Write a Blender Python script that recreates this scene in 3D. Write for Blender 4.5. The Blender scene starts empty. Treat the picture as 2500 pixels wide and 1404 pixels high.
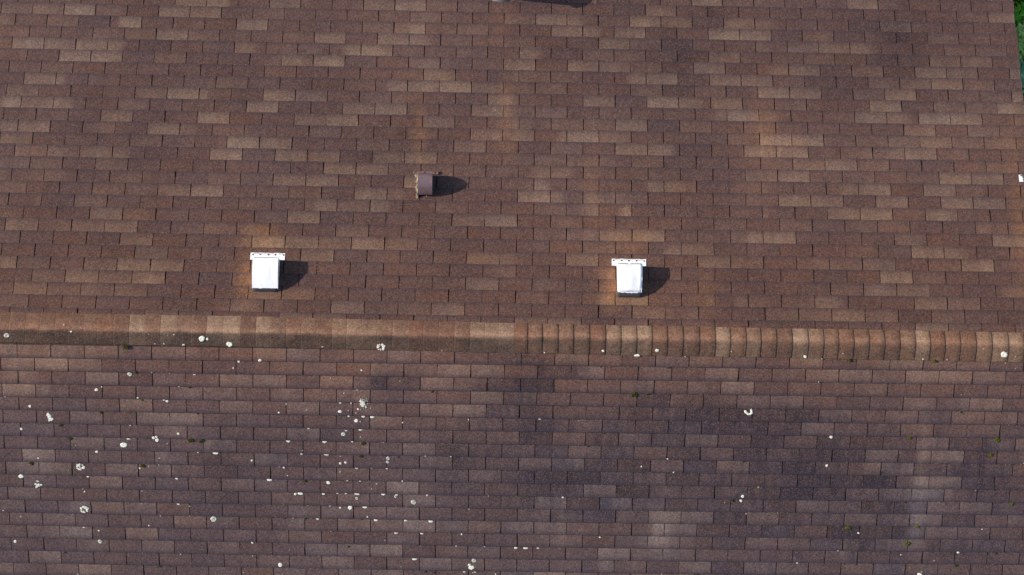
import bpy, bmesh, math, random
import numpy as np
from mathutils import Vector, Matrix
R_ = math.radians
SC = bpy.context.scene
COL = SC.collection
random.seed(7)
rng = np.random.default_rng(11)

# ------------------------------------------------------------------ camera
cam = bpy.data.cameras.new('camera')
camo = bpy.data.objects.new('camera', cam)
COL.objects.link(camo)
camo.location = (0.0, -0.55234, 16.55013)
camo.rotation_euler = (0.0603905, -0.0138426, 0.0159237)
cam.sensor_width = 36.0
cam.lens = 64.2327
cam.clip_start = 0.1
cam.clip_end = 500.0
SC.camera = camo

# ------------------------------------------------------------------ light
TH = 0.3217                       # roof pitch, 4 in 12
ST, CT = math.sin(TH), math.cos(TH)
SUN = Vector((-0.8786, 0.082, 0.4705)).normalized()
EL = math.asin(SUN.z)
AZ = math.atan2(SUN.x, SUN.y)
world = bpy.data.worlds.new('World')
SC.world = world
world.use_nodes = True
wn = world.node_tree
bg = wn.nodes['Background']
sky = wn.nodes.new('ShaderNodeTexSky')
sky.sky_type = 'NISHITA'
sky.sun_disc = False
sky.sun_elevation = EL
sky.sun_rotation = AZ
sky.air_density = 1.0
sky.dust_density = 1.0
wn.links.new(sky.outputs['Color'], bg.inputs['Color'])
bg.inputs['Strength'].default_value = 0.145
sd = bpy.data.lights.new('sun', 'SUN')
sd.energy = 5.0
sd.angle = R_(0.53)
sd.color = (1.0, 0.90, 0.78)
so = bpy.data.objects.new('sun', sd)
COL.objects.link(so)
so.rotation_euler = SUN.to_track_quat('Z', 'Y').to_euler()
so.location = (-20, 2, 15)
SC.view_settings.view_transform = 'Standard'
SC.view_settings.look = 'None'
SC.view_settings.gamma = 1.0
SC.view_settings.use_curve_mapping = False
SC.view_settings.exposure = 0.34
SC.render.engine = 'CYCLES'

# ------------------------------------------------------------------ surveyed roof data (course, tab from, tab to, shade) in tenths of a tab
PU=[[25,-110,-100,5],[25,-100,-93,10],[24,-155,-145,4],[24,-145,-135,9],[24,-135,-125,2],[24,-115,-105,7],[24,-105,-95,8],[23,-165,-160,3],[23,-150,-140,2],[23,-140,-130,-6],[23,-127,-120,10],[23,-110,-100,3],[23,-90,-84,8],[22,-125,-115,3],[22,-115,-105,8],[22,-105,-95,4],[21,-160,-150,9],[21,-150,-140,5],[21,-140,-130,8],[21,-130,-125,7],[21,-120,-110,-6],[21,-90,-83,6],[20,-145,-135,10],[20,-135,-125,8],[20,-115,-105,3],[19,-100,-90,-4],[19,-120,-110,1],[18,-155,-145,7],[18,-145,-142,6],[17,-160,-150,3],[17,-140,-130,-4],[17,-118,-110,6],[17,-110,-100,9],[17,-100,-97,6],[16,-161,-155,10],[16,-155,-145,7],[16,-145,-139,9],[16,-95,-85,-4],[16,-85,-82,8],[15,-130,-120,8],[15,-160,-150,-1],[15,-100,-90,8],[14,-161,-155,7],[14,-155,-145,7],[14,-145,-135,-5],[14,-115,-105,9],[14,-105,-100,6],[14,-130,-125,5],[13,-160,-150,6],[13,-150,-140,-3],[13,-86,-80,9],[25,-50,-40,3],[25,-40,-30,7],[24,-75,-65,-2],[23,-84,-80,8],[23,-40,-35,3],[23,-36,-30,8],[23,-50,-40,2],[22,-75,-65,1],[22,-65,-55,7],[22,-45,-35,5],[22,-35,-29,7],[21,-55,-50,7],[21,-50,-40,8],[20,-75,-65,6],[20,-65,-55,10],[20,-5,-2,6],[19,-30,-20,5],[19,-10,-2,-4],[18,-75,-65,-3],[18,-41,-35,7],[18,-35,-25,7],[18,-25,-15,10],[18,-15,-5,4],[17,-80,-70,8],[17,-70,-60,6],[17,-20,-10,-2],[17,-10,-2,5],[16,-82,-75,9],[16,-55,-45,7],[16,-45,-35,8],[16,-15,-5,4],[15,-70,-60,6],[15,-60,-50,9],[15,-30,-20,4],[15,-20,-10,-2],[14,-25,-15,-4],[14,-15,-5,4],[13,-80,-70,6],[26,55,65,9],[25,40,50,5],[25,0,10,-2],[24,5,15,7],[24,15,20,6],[24,35,45,10],[24,45,55,6],[24,65,75,5],[24,75,79,4],[23,10,20,8],[23,20,25,6],[23,30,40,6],[23,60,70,9],[23,70,80,8],[22,27,35,6],[22,45,55,-4],[22,35,45,2],[21,0,7,6],[21,10,20,-3],[21,30,40,2],[21,50,60,-4],[21,60,70,4],[20,-2,5,8],[20,15,25,6],[20,25,35,4],[20,55,65,6],[20,65,75,-5],[19,34,40,9],[19,40,50,7],[19,60,70,7],[19,70,80,5],[18,5,15,2],[18,45,55,-4],[18,65,75,-3],[18,75,78,8],[17,40,50,8],[17,50,57,7],[17,60,70,6],[17,20,30,3],[16,15,25,-3],[16,61,65,5],[16,65,75,9],[15,30,40,6],[15,40,50,-4],[15,-2,0,5],[14,-2,5,5],[14,13,15,8],[14,15,25,10],[14,25,35,5],[14,75,78,10],[26,105,115,7],[26,115,125,3],[25,150,160,7],[25,100,110,-1],[24,115,125,7],[23,90,100,3],[23,100,110,-4],[23,120,130,-5],[23,110,120,2],[22,85,95,5],[22,95,105,8],[22,105,111,7],[21,120,130,-3],[21,130,140,5],[21,140,150,4],[20,79,85,6],[20,85,95,7],[20,125,135,7],[20,135,145,4],[20,155,159,6],[19,120,130,3],[19,130,140,6],[19,140,150,2],[18,78,85,8],[18,85,95,6],[18,95,105,-4],[18,115,125,8],[18,125,135,-5],[18,155,159,8],[17,110,120,9],[17,120,130,-4],[17,100,110,-2],[17,150,160,8],[16,105,115,6],[16,115,123,6],[16,125,135,7],[16,135,145,5],[15,80,90,-2],[15,110,120,-3],[15,120,130,4],[15,100,110,-2],[14,78,85,9],[14,85,95,6],[14,125,135,5],[12,-155,-145,4],[12,-145,-135,4],[12,-135,-125,8],[12,-125,-119,7],[12,-115,-105,-3],[12,-95,-85,9],[13,-90,-80,10],[11,-160,-150,3],[11,-150,-140,1],[11,-130,-120,3],[11,-100,-90,-3],[10,-155,-145,1],[9,-107,-100,6],[9,-100,-90,8],[9,-130,-120,2],[9,-150,-140,-1],[8,-145,-135,-3],[8,-105,-95,-4],[8,-147,-145,4],[7,-140,-130,-5],[7,-127,-120,8],[7,-120,-110,2],[7,-90,-80,-2],[6,-155,-145,6],[6,-135,-125,4],[6,-125,-115,7],[6,-115,-105,-3],[6,-85,-79,4],[6,-95,-85,2],[5,-120,-110,5],[5,-130,-120,-3],[5,-100,-90,-3],[4,-115,-108,3],[4,-125,-115,-1],[3,-155,-150,7],[3,-125,-120,5],[3,-120,-110,8],[3,-110,-100,7],[3,-150,-140,1],[2,-135,-125,7],[2,-125,-115,5],[2,-115,-105,8],[2,-105,-95,-1],[2,-95,-85,-4],[1,-150,-140,5],[13,-80,-70,8],[12,-75,-65,7],[12,-65,-55,4],[12,-55,-45,-4],[12,-45,-35,4],[12,-35,-25,8],[11,-60,-50,6],[11,-50,-40,6],[11,-70,-60,-3],[10,-75,-65,6],[10,-65,-55,7],[10,-35,-31,7],[9,-60,-50,-3],[9,-50,-40,7],[9,-40,-35,5],[8,-75,-65,-1],[8,-62,-55,8],[8,-55,-45,3],[8,-45,-39,7],[8,-35,-25,-3],[7,-70,-60,8],[7,-60,-50,-4],[7,-50,-40,-2],[7,-30,-20,-3],[7,-10,0,7],[7,-20,-10,4],[6,-72,-65,-4],[6,-55,-45,3],[6,-35,-25,-3],[5,-80,-70,9],[5,-70,-60,6],[5,-60,-50,3],[5,-50,-40,7],[5,-40,-30,3],[5,-20,-10,-3],[4,-65,-55,8],[4,-55,-45,-2],[4,-35,-25,-2],[4,-25,-15,2],[4,-15,-5,6],[4,-5,-1,4],[3,-50,-40,-2],[3,-20,-10,-3],[3,-7,0,4],[2,-55,-45,-3],[2,-15,-5,5],[13,30,40,8],[13,40,48,8],[13,0,10,-3],[13,70,77,8],[12,15,25,2],[11,4,10,7],[11,10,17,6],[11,60,70,-2],[10,5,10,8],[10,40,45,6],[10,45,52,7],[10,52,55,5],[9,0,10,9],[9,10,14,6],[8,31,35,8],[8,25,31,-1],[8,22,25,4],[8,55,65,-3],[7,30,40,-4],[7,20,30,-2],[7,70,77,-3],[6,20,25,4],[6,25,35,6],[6,35,45,8],[6,70,75,6],[5,45,50,5],[5,50,60,5],[5,60,70,-3],[4,15,25,6],[4,55,65,5],[4,65,75,4],[3,0,10,-4],[3,60,70,-4],[3,10,20,-2],[13,80,90,9],[13,77,80,6],[13,115,120,4],[13,120,130,7],[13,90,100,-2],[13,140,150,-3],[12,85,95,6],[12,95,105,9],[12,105,115,2],[12,115,125,-3],[12,125,135,-4],[11,77,80,7],[11,80,90,8],[11,90,100,2],[11,130,140,6],[11,140,150,5],[10,77,85,-3],[10,99,105,4],[10,105,115,6],[10,115,125,-4],[10,125,135,6],[9,80,90,7],[9,90,100,5],[9,100,110,-5],[9,120,130,-2],[9,130,140,5],[9,140,150,5],[8,95,105,6],[8,105,115,7],[8,115,125,1],[8,125,135,6],[8,77,85,-3],[8,145,155,-3],[7,80,90,2],[6,75,85,8],[6,135,145,-3],[6,145,155,8],[5,76,90,-3],[5,120,130,8],[5,130,137,8],[5,140,150,-3],[4,133,135,4],[4,135,145,8],[4,115,125,-1],[3,90,100,-4],[3,100,110,-2],[3,110,120,9],[3,120,130,1],[2,105,125,5],[1,-150,-140,5],[1,-140,-130,3],[1,-120,-110,3],[1,-110,-90,-1],[1,-80,-78,4],[0,-85,-77,5],[0,-105,-95,-2],[-1,-110,-100,8],[-1,-100,-90,6],[1,-78,-70,6],[1,-70,-60,4],[1,-60,-50,-2],[1,-10,0,-2],[0,-55,-45,8],[0,-45,-35,2],[0,-25,-15,6],[0,-65,-55,-1],[0,-15,-5,1],[-1,-70,-60,8],[-1,-60,-50,7],[1,25,30,7],[1,30,40,7],[1,66,70,4],[1,70,76,5],[1,60,65,-2],[-1,0,10,6],[-1,10,20,7],[-1,20,30,-2],[-1,40,50,-2],[-1,60,70,1],[2,85,95,-2],[2,115,125,6],[2,147,155,5],[2,135,145,-2],[1,80,90,2],[1,90,98,6],[1,100,110,-4],[1,120,130,7],[1,130,140,4],[1,140,150,-3],[0,85,95,4],[0,95,105,7],[0,105,115,3],[0,115,125,-6],[0,75,85,3],[0,145,153,-4],[-1,120,130,9],[-1,90,100,-2],[-1,130,140,4]]
PL=[[0,-155,-150,4],[0,-150,-140,3],[0,-140,-130,2],[0,-130,-120,5],[0,-110,-100,5],[0,-100,-96,4],[0,-96,-90,-1],[0,-90,-80,1],[1,-155,-145,4],[1,-145,-135,7],[1,-135,-125,3],[1,-105,-95,-2],[1,-95,-85,-3],[1,-85,-79,-3],[2,-155,-150,4],[2,-150,-144,3],[2,-144,-140,-1],[2,-140,-130,-2],[2,-130,-120,6],[2,-120,-110,-5],[2,-90,-80,5],[3,-155,-145,7],[3,-145,-140,5],[3,-140,-135,1],[3,-135,-125,-2],[3,-105,-95,2],[4,-120,-110,5],[4,-140,-130,-1],[4,-130,-120,1],[4,-100,-90,-5],[5,-155,-145,1],[5,-135,-125,5],[5,-125,-115,-1],[5,-115,-105,5],[5,-105,-95,4],[5,-95,-85,-3],[6,-140,-130,-2],[7,-145,-135,-2],[7,-135,-125,5],[7,-105,-95,-1],[7,-95,-85,4],[8,-157,-150,-2],[8,-150,-140,9],[8,-140,-130,2],[8,-130,-120,1],[8,-110,-106,4],[8,-100,-90,-3],[9,-155,-145,4],[9,-145,-135,5],[9,-135,-125,-1],[9,-125,-115,5],[9,-115,-105,3],[10,-140,-130,-1],[10,-130,-120,5],[10,-120,-110,-3],[10,-90,-80,4],[11,-155,-145,3],[11,-105,-95,-4],[11,-125,-115,-1],[12,-150,-140,-1],[12,-136,-130,5],[12,-130,-120,3],[12,-120,-110,3],[12,-100,-90,-5],[12,-90,-80,-2],[12,-158,-150,2],[13,-155,-145,1],[13,-105,-95,4],[13,-95,-85,2],[14,-150,-140,3],[14,-140,-130,5],[14,-120,-110,6],[14,-110,-100,-2],[15,-115,-105,6],[15,-125,-115,1],[15,-95,-85,3],[15,-131,-125,3],[15,-145,-135,-2],[16,-150,-140,5],[16,-140,-130,-5],[16,-120,-110,-4],[17,-135,-125,6],[17,-140,-135,2],[0,-80,-70,5],[0,-70,-60,3],[0,-60,-50,-1],[0,-40,-33,3],[0,-10,-3,-2],[1,-75,-65,2],[1,-65,-55,2],[1,-35,-25,2],[1,-25,-15,6],[1,-15,-5,5],[1,-5,-3,-3],[2,-80,-70,5],[2,-70,-60,-4],[2,-60,-50,5],[2,-50,-45,1],[2,-45,-40,-4],[2,-40,-30,-5],[2,-30,-20,4],[2,-20,-10,1],[2,-4,-3,-4],[3,-55,-45,2],[3,-40,-35,-4],[3,-25,-15,-1],[3,-15,-5,5],[4,-70,-60,3],[4,-60,-50,-1],[4,-40,-30,-3],[4,-30,-20,4],[4,-20,-10,5],[5,-75,-65,-1],[5,-45,-35,3],[5,-55,-45,-3],[6,-70,-60,3],[6,-60,-50,-5],[6,-40,-30,1],[6,-20,-10,-1],[6,-10,-2,1],[7,-55,-45,3],[8,-80,-70,4],[8,-50,-40,-5],[8,-40,-30,-5],[8,-30,-20,4],[8,-10,-2,-3],[9,-79,-75,-3],[9,-15,-5,5],[9,-25,-15,2],[10,-80,-70,3],[10,-40,-30,6],[10,-20,-10,-4],[10,-60,-50,-1],[11,-65,-55,-3],[11,-55,-45,2],[12,-60,-50,2],[12,-50,-40,3],[12,-20,-10,-4],[13,-55,-45,4],[13,-45,-35,2],[13,-35,-25,6],[14,-60,-50,-2],[14,-50,-40,-5],[14,-40,-30,1],[14,-20,-10,-3],[14,-70,-60,1],[15,-45,-35,8],[15,-35,-25,-3],[15,-75,-65,-2],[16,-60,-50,4],[16,-50,-40,-2],[16,-30,-20,6],[16,-20,-10,2],[16,-10,0,1],[17,-55,-45,4],[17,-45,-35,3],[0,0,10,-2],[0,10,20,4],[0,20,30,2],[0,30,40,-1],[0,40,50,2],[0,50,60,4],[1,-3,5,-2],[1,5,15,-3],[1,15,20,2],[1,20,25,4],[1,35,45,2],[1,55,65,6],[1,65,75,-1],[2,0,10,-3],[2,10,20,1],[2,30,40,4],[2,60,70,8],[2,50,56,1],[3,-2,5,5],[3,5,15,-3],[3,15,25,-4],[3,25,35,-3],[3,35,45,-1],[3,45,55,1],[3,65,75,2],[4,0,10,-2],[4,10,20,-3],[4,20,30,-3],[4,40,50,-1],[4,50,60,-4],[5,5,15,2],[5,15,25,2],[5,25,35,-4],[5,35,45,-3],[5,45,55,-4],[6,-2,0,5],[6,40,50,2],[6,50,60,4],[6,60,70,-4],[7,45,55,-3],[7,55,65,1],[8,0,10,5],[8,10,20,5],[8,20,30,-2],[8,60,70,4],[8,30,40,-2],[9,5,11,3],[9,15,25,-2],[9,25,35,2],[9,45,55,-5],[9,55,65,-3],[10,0,10,-1],[10,20,30,4],[10,30,40,-6],[10,60,70,2],[10,40,50,-1],[11,5,11,9],[11,11,15,6],[11,15,25,-1],[11,25,35,5],[11,35,45,-2],[11,45,55,-4],[11,55,65,-3],[12,20,30,-2],[12,40,50,4],[12,50,60,4],[12,60,70,-5],[12,70,77,4],[13,-2,5,4],[13,5,15,4],[13,25,35,-1],[13,41,45,7],[13,45,55,4],[13,55,65,-3],[14,0,10,2],[14,10,20,3],[14,37,40,4],[14,40,47,9],[14,47,50,5],[14,50,54,5],[14,60,70,-3],[14,20,30,-3],[15,25,35,7],[15,35,45,2],[15,45,55,3],[15,55,65,1],[15,5,15,-1],[16,25,30,5],[16,50,60,5],[16,20,25,-3],[16,60,70,-5],[16,10,20,-1],[17,-1,5,2],[17,5,15,6],[17,35,45,2],[0,80,90,7],[0,90,100,-1],[0,100,110,6],[0,110,120,6],[0,120,130,1],[0,140,150,-5],[1,75,85,3],[1,85,95,5],[1,95,105,7],[1,115,125,7],[1,125,135,6],[1,135,145,1],[1,145,150,-3],[2,80,90,1],[2,90,100,1],[2,100,110,2],[2,130,140,-4],[2,140,150,-1],[3,75,85,7],[3,85,95,1],[3,125,131,1],[3,132,135,4],[3,135,145,5],[3,145,151,-2],[4,80,90,-4],[4,90,100,4],[4,130,140,3],[4,110,120,1],[5,75,85,-5],[5,85,95,3],[5,115,119,3],[6,80,90,1],[6,90,100,2],[6,100,110,-1],[6,120,130,2],[7,85,95,-2],[7,95,105,-5],[7,105,115,3],[7,121,125,6],[7,125,135,5],[7,135,145,-2],[8,80,90,-2],[8,90,100,-3],[8,104,110,5],[8,110,120,8],[8,120,130,-4],[9,85,95,-3],[9,95,105,-2],[9,105,115,-3],[9,115,120,-2],[9,121,125,6],[9,125,135,5],[9,135,140,4],[10,90,100,-2],[10,100,110,-3],[10,110,120,3],[10,120,130,10],[10,130,133,5],[10,133,140,-3],[10,140,150,-4],[10,80,90,-4],[11,115,119,-2],[11,120,125,3],[11,125,130,4],[11,135,145,4],[12,77,80,4],[12,100,110,3],[12,110,120,2],[12,120,130,5],[12,150,155,4],[12,130,140,-3],[13,95,105,-4],[13,105,115,-3],[13,115,119,-2],[13,120,125,4],[13,135,145,2],[14,100,110,1],[14,110,120,3],[14,120,124,3],[15,115,120,-5],[15,85,95,-2],[16,110,120,2],[16,80,90,1],[16,90,100,-2],[16,150,157,4]]
SP=[[-4.342,0.06,22,"r",-1],[-3.761,0.014,9,"d",-1],[-3.829,-0.049,6,"t",-1],[-3.06,0.027,6,"t",-1],[-2.889,0.035,5,"t",-1],[-2.834,0.029,6,"t",-1],[-2.584,0.061,25,"d",-1],[-2.535,0.063,11,"d",-1],[-2.335,0.11,25,"d",-1],[-3.008,0.119,7,"s",-1],[-2.928,0.117,8,"s",-1],[-2.75,0.124,13,"s",-1],[-3.248,0.409,19,"r",2],[-3.556,0.561,15,"d",3],[-2.256,0.27,11,"d",1],[-2.306,0.333,7,"d",1],[-2.66,0.4,11,"s",2],[-3.181,0.631,8,"d",3],[-2.943,0.649,11,"s",4],[-2.917,0.661,12,"d",4],[-4.168,0.729,12,"d",4],[-3.99,0.833,35,"v",5],[-4.257,0.951,11,"d",6],[-3.26,0.9,6,"t",6],[-2.805,0.518,7,"s",3],[-3.954,0.265,5,"t",1],[-4.39,0.642,6,"t",4],[-2.885,0.394,6,"t",2],[-3.046,0.388,6,"t",1],[-3.506,0.534,6,"t",3],[-3.276,0.152,24,"m",0],[-3.193,0.388,16,"m",1],[-2.705,0.523,13,"m",3],[-3.14,0.656,9,"m",4],[-3.525,0.78,15,"m",5],[-2.639,0.776,9,"m",5],[-3.894,0.907,16,"m",6],[-2.65,0.646,6,"m",4],[-1.494,0.12,8,"s",-1],[-0.966,0.114,41,"q",-1],[-0.412,0.138,7,"t",0],[-2.063,0.254,14,"d",0],[-1.142,0.335,8,"d",1],[-1.423,0.417,6,"t",2],[-1.302,0.557,6,"t",3],[-1.179,0.523,8,"s",3],[-1.134,0.642,56,"b",3],[-1.337,0.65,13,"s",4],[-1.237,0.653,9,"t",4],[-1.644,0.725,8,"t",4],[-1.34,0.733,15,"d",4],[-1.263,0.723,6,"t",4],[-1.174,0.708,9,"d",4],[-1.102,0.688,8,"t",4],[-1.151,0.713,6,"t",4],[-1.193,0.745,7,"t",4],[-1.898,0.752,9,"d",4],[-1.26,0.776,12,"s",5],[-1.125,0.777,17,"s",5],[-1.044,0.779,20,"s",5],[-1.191,0.819,16,"d",5],[-1.153,0.83,7,"t",5],[-0.765,0.831,7,"t",5],[-1.829,0.67,8,"t",4],[-1.627,0.902,11,"s",6],[-1.284,0.917,11,"s",6],[-1.152,0.907,15,"s",6],[-0.793,0.433,6,"y",2],[-0.162,0.794,5,"t",5],[-1.984,0.266,8,"m",1],[-0.501,0.525,15,"m",3],[0.519,0.141,6,"t",0],[1.048,0.114,11,"d",-1],[1.361,0.157,24,"s",0],[1.539,0.102,15,"d",-1],[1.798,0.158,6,"t",0],[2.217,0.103,6,"t",-1],[0.49,0.776,11,"s",5],[0.851,0.789,5,"t",5],[2.405,0.671,39,"e",4],[1.354,0.526,28,"m",3],[1.472,0.519,15,"m",3],[1.032,0.27,7,"m",1],[1.653,0.263,11,"m",1],[1.326,0.769,7,"m",5],[1.949,0.773,12,"m",5],[2.888,0.138,13,"d",0],[3.233,0.103,7,"t",-1],[3.044,0.157,6,"t",0],[3.964,0.144,6,"t",0],[4.186,0.147,6,"t",0],[4.51,0.037,7,"t",-1],[4.7,0.088,28,"d",-1],[4.724,0.168,6,"y",0],[4.807,0.105,6,"t",-1],[4.818,0.217,5,"y",0],[3.029,0.375,6,"t",1],[4.344,0.476,5,"y",2],[4.807,0.76,5,"t",5],[3.284,0.163,19,"m",0],[4.065,0.16,19,"m",0],[4.355,0.646,12,"m",4],[2.781,0.771,9,"m",5],[-2.823,0.973,11,"d",6],[-3.28,1.03,15,"s",7],[-3.326,1.091,28,"d",7],[-3.051,1.016,13,"d",6],[-3.025,1.007,11,"d",6],[-3.019,1.038,16,"d",7],[-3.767,1.102,5,"t",7],[-3.577,1.161,12,"d",8],[-4.115,1.232,8,"d",8],[-2.924,1.072,6,"t",7],[-2.647,1.152,9,"s",8],[-2.484,1.155,23,"s",8],[-2.153,1.223,9,"d",8],[-3.004,1.215,5,"t",8],[-3.729,1.312,42,"q",9],[-3.845,1.345,5,"t",9],[-3.186,1.316,8,"d",9],[-3.104,1.298,6,"t",9],[-3.009,1.281,6,"t",9],[-4.283,1.413,21,"d",10],[-3.666,1.405,13,"s",10],[-2.849,1.41,15,"s",10],[-4.128,1.495,35,"c",10],[-4.131,1.457,14,"s",10],[-3.719,1.529,6,"t",11],[-3.704,1.555,7,"t",11],[-3.172,1.542,6,"t",11],[-3.178,1.666,6,"t",12],[-2.841,1.663,14,"s",12],[-2.737,1.685,7,"t",12],[-3.713,1.729,42,"q",12],[-4.464,1.753,6,"t",12],[-4.303,1.811,7,"t",13],[-2.74,1.78,7,"t",13],[-3.011,1.784,5,"t",13],[-2.518,1.808,27,"r",13],[-3.119,1.881,7,"d",13],[-3.725,1.909,11,"s",14],[-3.588,1.941,8,"d",14],[-4.369,2.06,13,"d",15],[-3.581,2.049,19,"r",15],[-2.162,2.039,10,"d",15],[-3.19,2.153,6,"t",16],[-2.834,2.163,7,"s",16],[-2.16,2.172,6,"t",16],[-2.251,2.341,6,"t",17],[-3.797,2.38,5,"t",17],[-3.815,1.037,17,"m",7],[-2.709,1.037,26,"m",7],[-2.613,1.039,22,"m",7],[-4.183,1.283,19,"m",9],[-3.157,1.292,19,"m",9],[-2.384,1.278,9,"m",9],[-3.912,2.164,12,"m",16],[-3.031,2.291,13,"m",17],[-2.936,2.294,9,"m",17],[-1.816,1.026,20,"s",7],[-1.481,1.028,19,"s",7],[-1.31,0.952,19,"r",6],[-1.226,1.022,11,"s",6],[-1.152,0.978,7,"t",6],[-0.942,1.026,5,"t",7],[-1.686,1.117,6,"t",7],[-1.693,1.149,12,"s",7],[-1.467,1.152,19,"s",8],[-1.336,1.17,6,"t",8],[-1.339,1.238,11,"d",8],[-1.291,1.228,11,"d",8],[-1.899,1.278,6,"t",9],[-1.859,1.289,9,"d",9],[-1.825,1.366,5,"t",9],[-1.994,1.407,24,"s",10],[-1.186,1.282,12,"r",9],[-1.339,1.322,8,"r",9],[-1.05,1.279,7,"t",9],[-0.909,1.281,11,"s",9],[-0.899,1.181,16,"r",8],[-0.902,1.217,13,"r",8],[-0.555,1.156,7,"t",8],[-0.32,1.156,6,"t",8],[-1.45,1.43,16,"d",10],[-1.274,1.406,9,"s",10],[-1.156,1.409,9,"s",10],[-1.003,1.434,8,"t",10],[-1.05,1.485,6,"t",10],[-0.766,1.402,7,"t",9],[-1.757,1.547,12,"d",11],[-1.71,1.537,26,"s",11],[-1.495,1.539,16,"s",11],[-1.366,1.533,11,"s",11],[-1.287,1.534,11,"s",11],[-1.184,1.535,20,"s",11],[-1.187,1.58,13,"r",11],[-0.941,1.532,20,"s",11],[-0.818,1.538,14,"s",11],[-0.83,1.558,11,"r",11],[-0.661,1.609,22,"r",11],[-0.537,1.539,8,"t",11],[0.033,1.539,5,"t",11],[-1.436,1.659,7,"s",12],[-1.342,1.677,8,"d",12],[-1.25,1.673,19,"d",12],[-1.11,1.665,20,"s",12],[-1.088,1.762,7,"t",12],[-0.145,1.673,6,"t",12],[-1.779,1.788,6,"y",13],[-1.551,1.789,14,"s",13],[-1.011,1.791,19,"s",13],[-0.734,1.791,15,"s",13],[-0.501,1.795,22,"s",13],[-1.429,1.913,6,"t",14],[-0.821,1.918,15,"s",14],[-0.583,1.919,15,"s",14],[-0.212,1.923,8,"d",14],[-0.926,1.993,6,"t",14],[-0.261,2.043,6,"t",15],[0.004,2.042,7,"t",15],[-1.817,2.106,5,"t",15],[-1.905,2.256,19,"d",16],[-0.648,2.177,20,"s",16],[-0.775,2.259,5,"t",16],[-0.093,2.185,19,"r",16],[-0.135,2.23,13,"d",16],[-0.116,2.256,24,"d",16],[-0.18,2.299,12,"s",17],[-0.081,2.3,11,"s",17],[-0.1,2.308,6,"t",17],[0.112,2.32,6,"t",17],[-1.13,1.04,19,"m",7],[-1.149,1.163,17,"m",8],[-0.803,1.167,11,"m",8],[-1.667,1.416,17,"m",10],[-1.667,1.788,12,"m",13],[-1.858,1.791,7,"m",13],[-1.2,1.665,8,"m",12],[-1.138,1.79,8,"m",13],[-1.264,2.063,13,"m",15],[-0.547,2.305,11,"m",17],[-0.465,2.314,11,"m",17],[-1.703,2.29,8,"m",17],[1.441,1.223,7,"d",8],[1.679,1.144,7,"d",7],[1.74,1.276,6,"t",8],[0.723,1.539,9,"d",11],[1.079,1.932,8,"d",14],[0.297,2.048,17,"s",15],[0.388,2.049,20,"s",15],[0.504,2.048,12,"s",15],[2.392,1.501,14,"d",10],[2.379,1.547,12,"d",11],[2.434,1.675,7,"t",12],[2.535,1.408,9,"y",10],[1.674,2.294,6,"t",17],[2.228,1.568,5,"y",11],[1.081,0.9,13,"m",6],[2.382,1.157,13,"m",8],[1.693,1.281,11,"m",9],[2.302,1.545,17,"m",11],[0.941,1.033,9,"m",7],[2.005,2.292,14,"m",17],[3.178,0.905,14,"d",6],[3.155,1.186,11,"d",8],[4.978,1.132,6,"t",7],[3.494,1.85,10,"t",13],[3.315,2.031,7,"s",15],[2.94,2.16,11,"s",16],[3.908,2.063,6,"t",15],[4.444,2.031,11,"d",15],[4.223,2.116,6,"t",15],[4.649,1.794,6,"t",13],[4.099,2.26,20,"d",16],[4.115,2.233,6,"t",16],[4.001,2.194,5,"y",16],[4.557,1.41,5,"t",10],[3.901,0.901,19,"m",6],[4.02,0.902,7,"m",6],[4.71,0.906,23,"m",6],[4.666,1.057,19,"m",7],[4.639,1.015,6,"m",6],[4.539,1.27,9,"m",9],[4.902,1.534,19,"m",11],[3.906,1.534,13,"m",11],[3.392,1.798,23,"m",13],[4.041,1.775,20,"m",13],[3.955,1.949,23,"m",14],[4.798,2.036,12,"m",15],[4.434,2.163,16,"m",16],[3.491,2.163,11,"m",16],[3.381,2.165,7,"m",16],[4.728,1.402,9,"m",10]]
CP=[[-4.405,0],[-4.317,2],[-4.174,2],[-4.045,0],[-3.907,2],[-3.787,1],[-3.648,1],[-3.528,1],[-3.381,0],[-3.238,9],[-3.099,2],[-2.956,8],[-2.817,2],[-2.679,2],[-2.54,10],[-2.392,10],[-2.244,1],[-2.096,9],[-1.967,2],[-1.823,2],[-1.685,2],[-1.546,1],[-1.407,6],[-1.277,8],[-1.138,3],[-0.999,1],[-0.86,2],[-0.721,1],[-0.582,-3],[-0.443,1],[-0.299,2],[-0.156,8],[-0.026,8],[0.1,9],[0.241,-1],[0.359,2],[0.492,2],[0.635,2],[0.775,2],[0.921,-2],[1.066,6],[1.205,9],[1.347,9],[1.486,1],[1.626,1],[1.768,1],[1.917,1],[2.061,9],[2.196,3],[2.34,3],[2.473,2],[2.615,-3],[2.759,10],[2.904,5],[3.044,2],[3.179,2],[3.319,1],[3.459,1],[3.599,-1],[3.739,3],[3.879,9],[4.014,0],[4.149,2],[4.29,1],[4.434,5],[4.579,9],[4.729,7]]
QU=[[0.24203,0.19928],[0.02704,1.52815],[4.57148,-0.00136],[0.00812,0.01156],[-0.00914,-0.0037],[-0.00024,0.01128],[-0.00191,-0.00825],[0.00157,-0.00369]]
QL=[[0.31013,0.25794],[-0.02373,1.53877],[4.57445,-0.00976],[0.00012,0.02661],[0.01667,-0.01292],[0.00565,-0.00411],[-0.00679,-0.01606],[-0.00129,-0.01072]]
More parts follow.
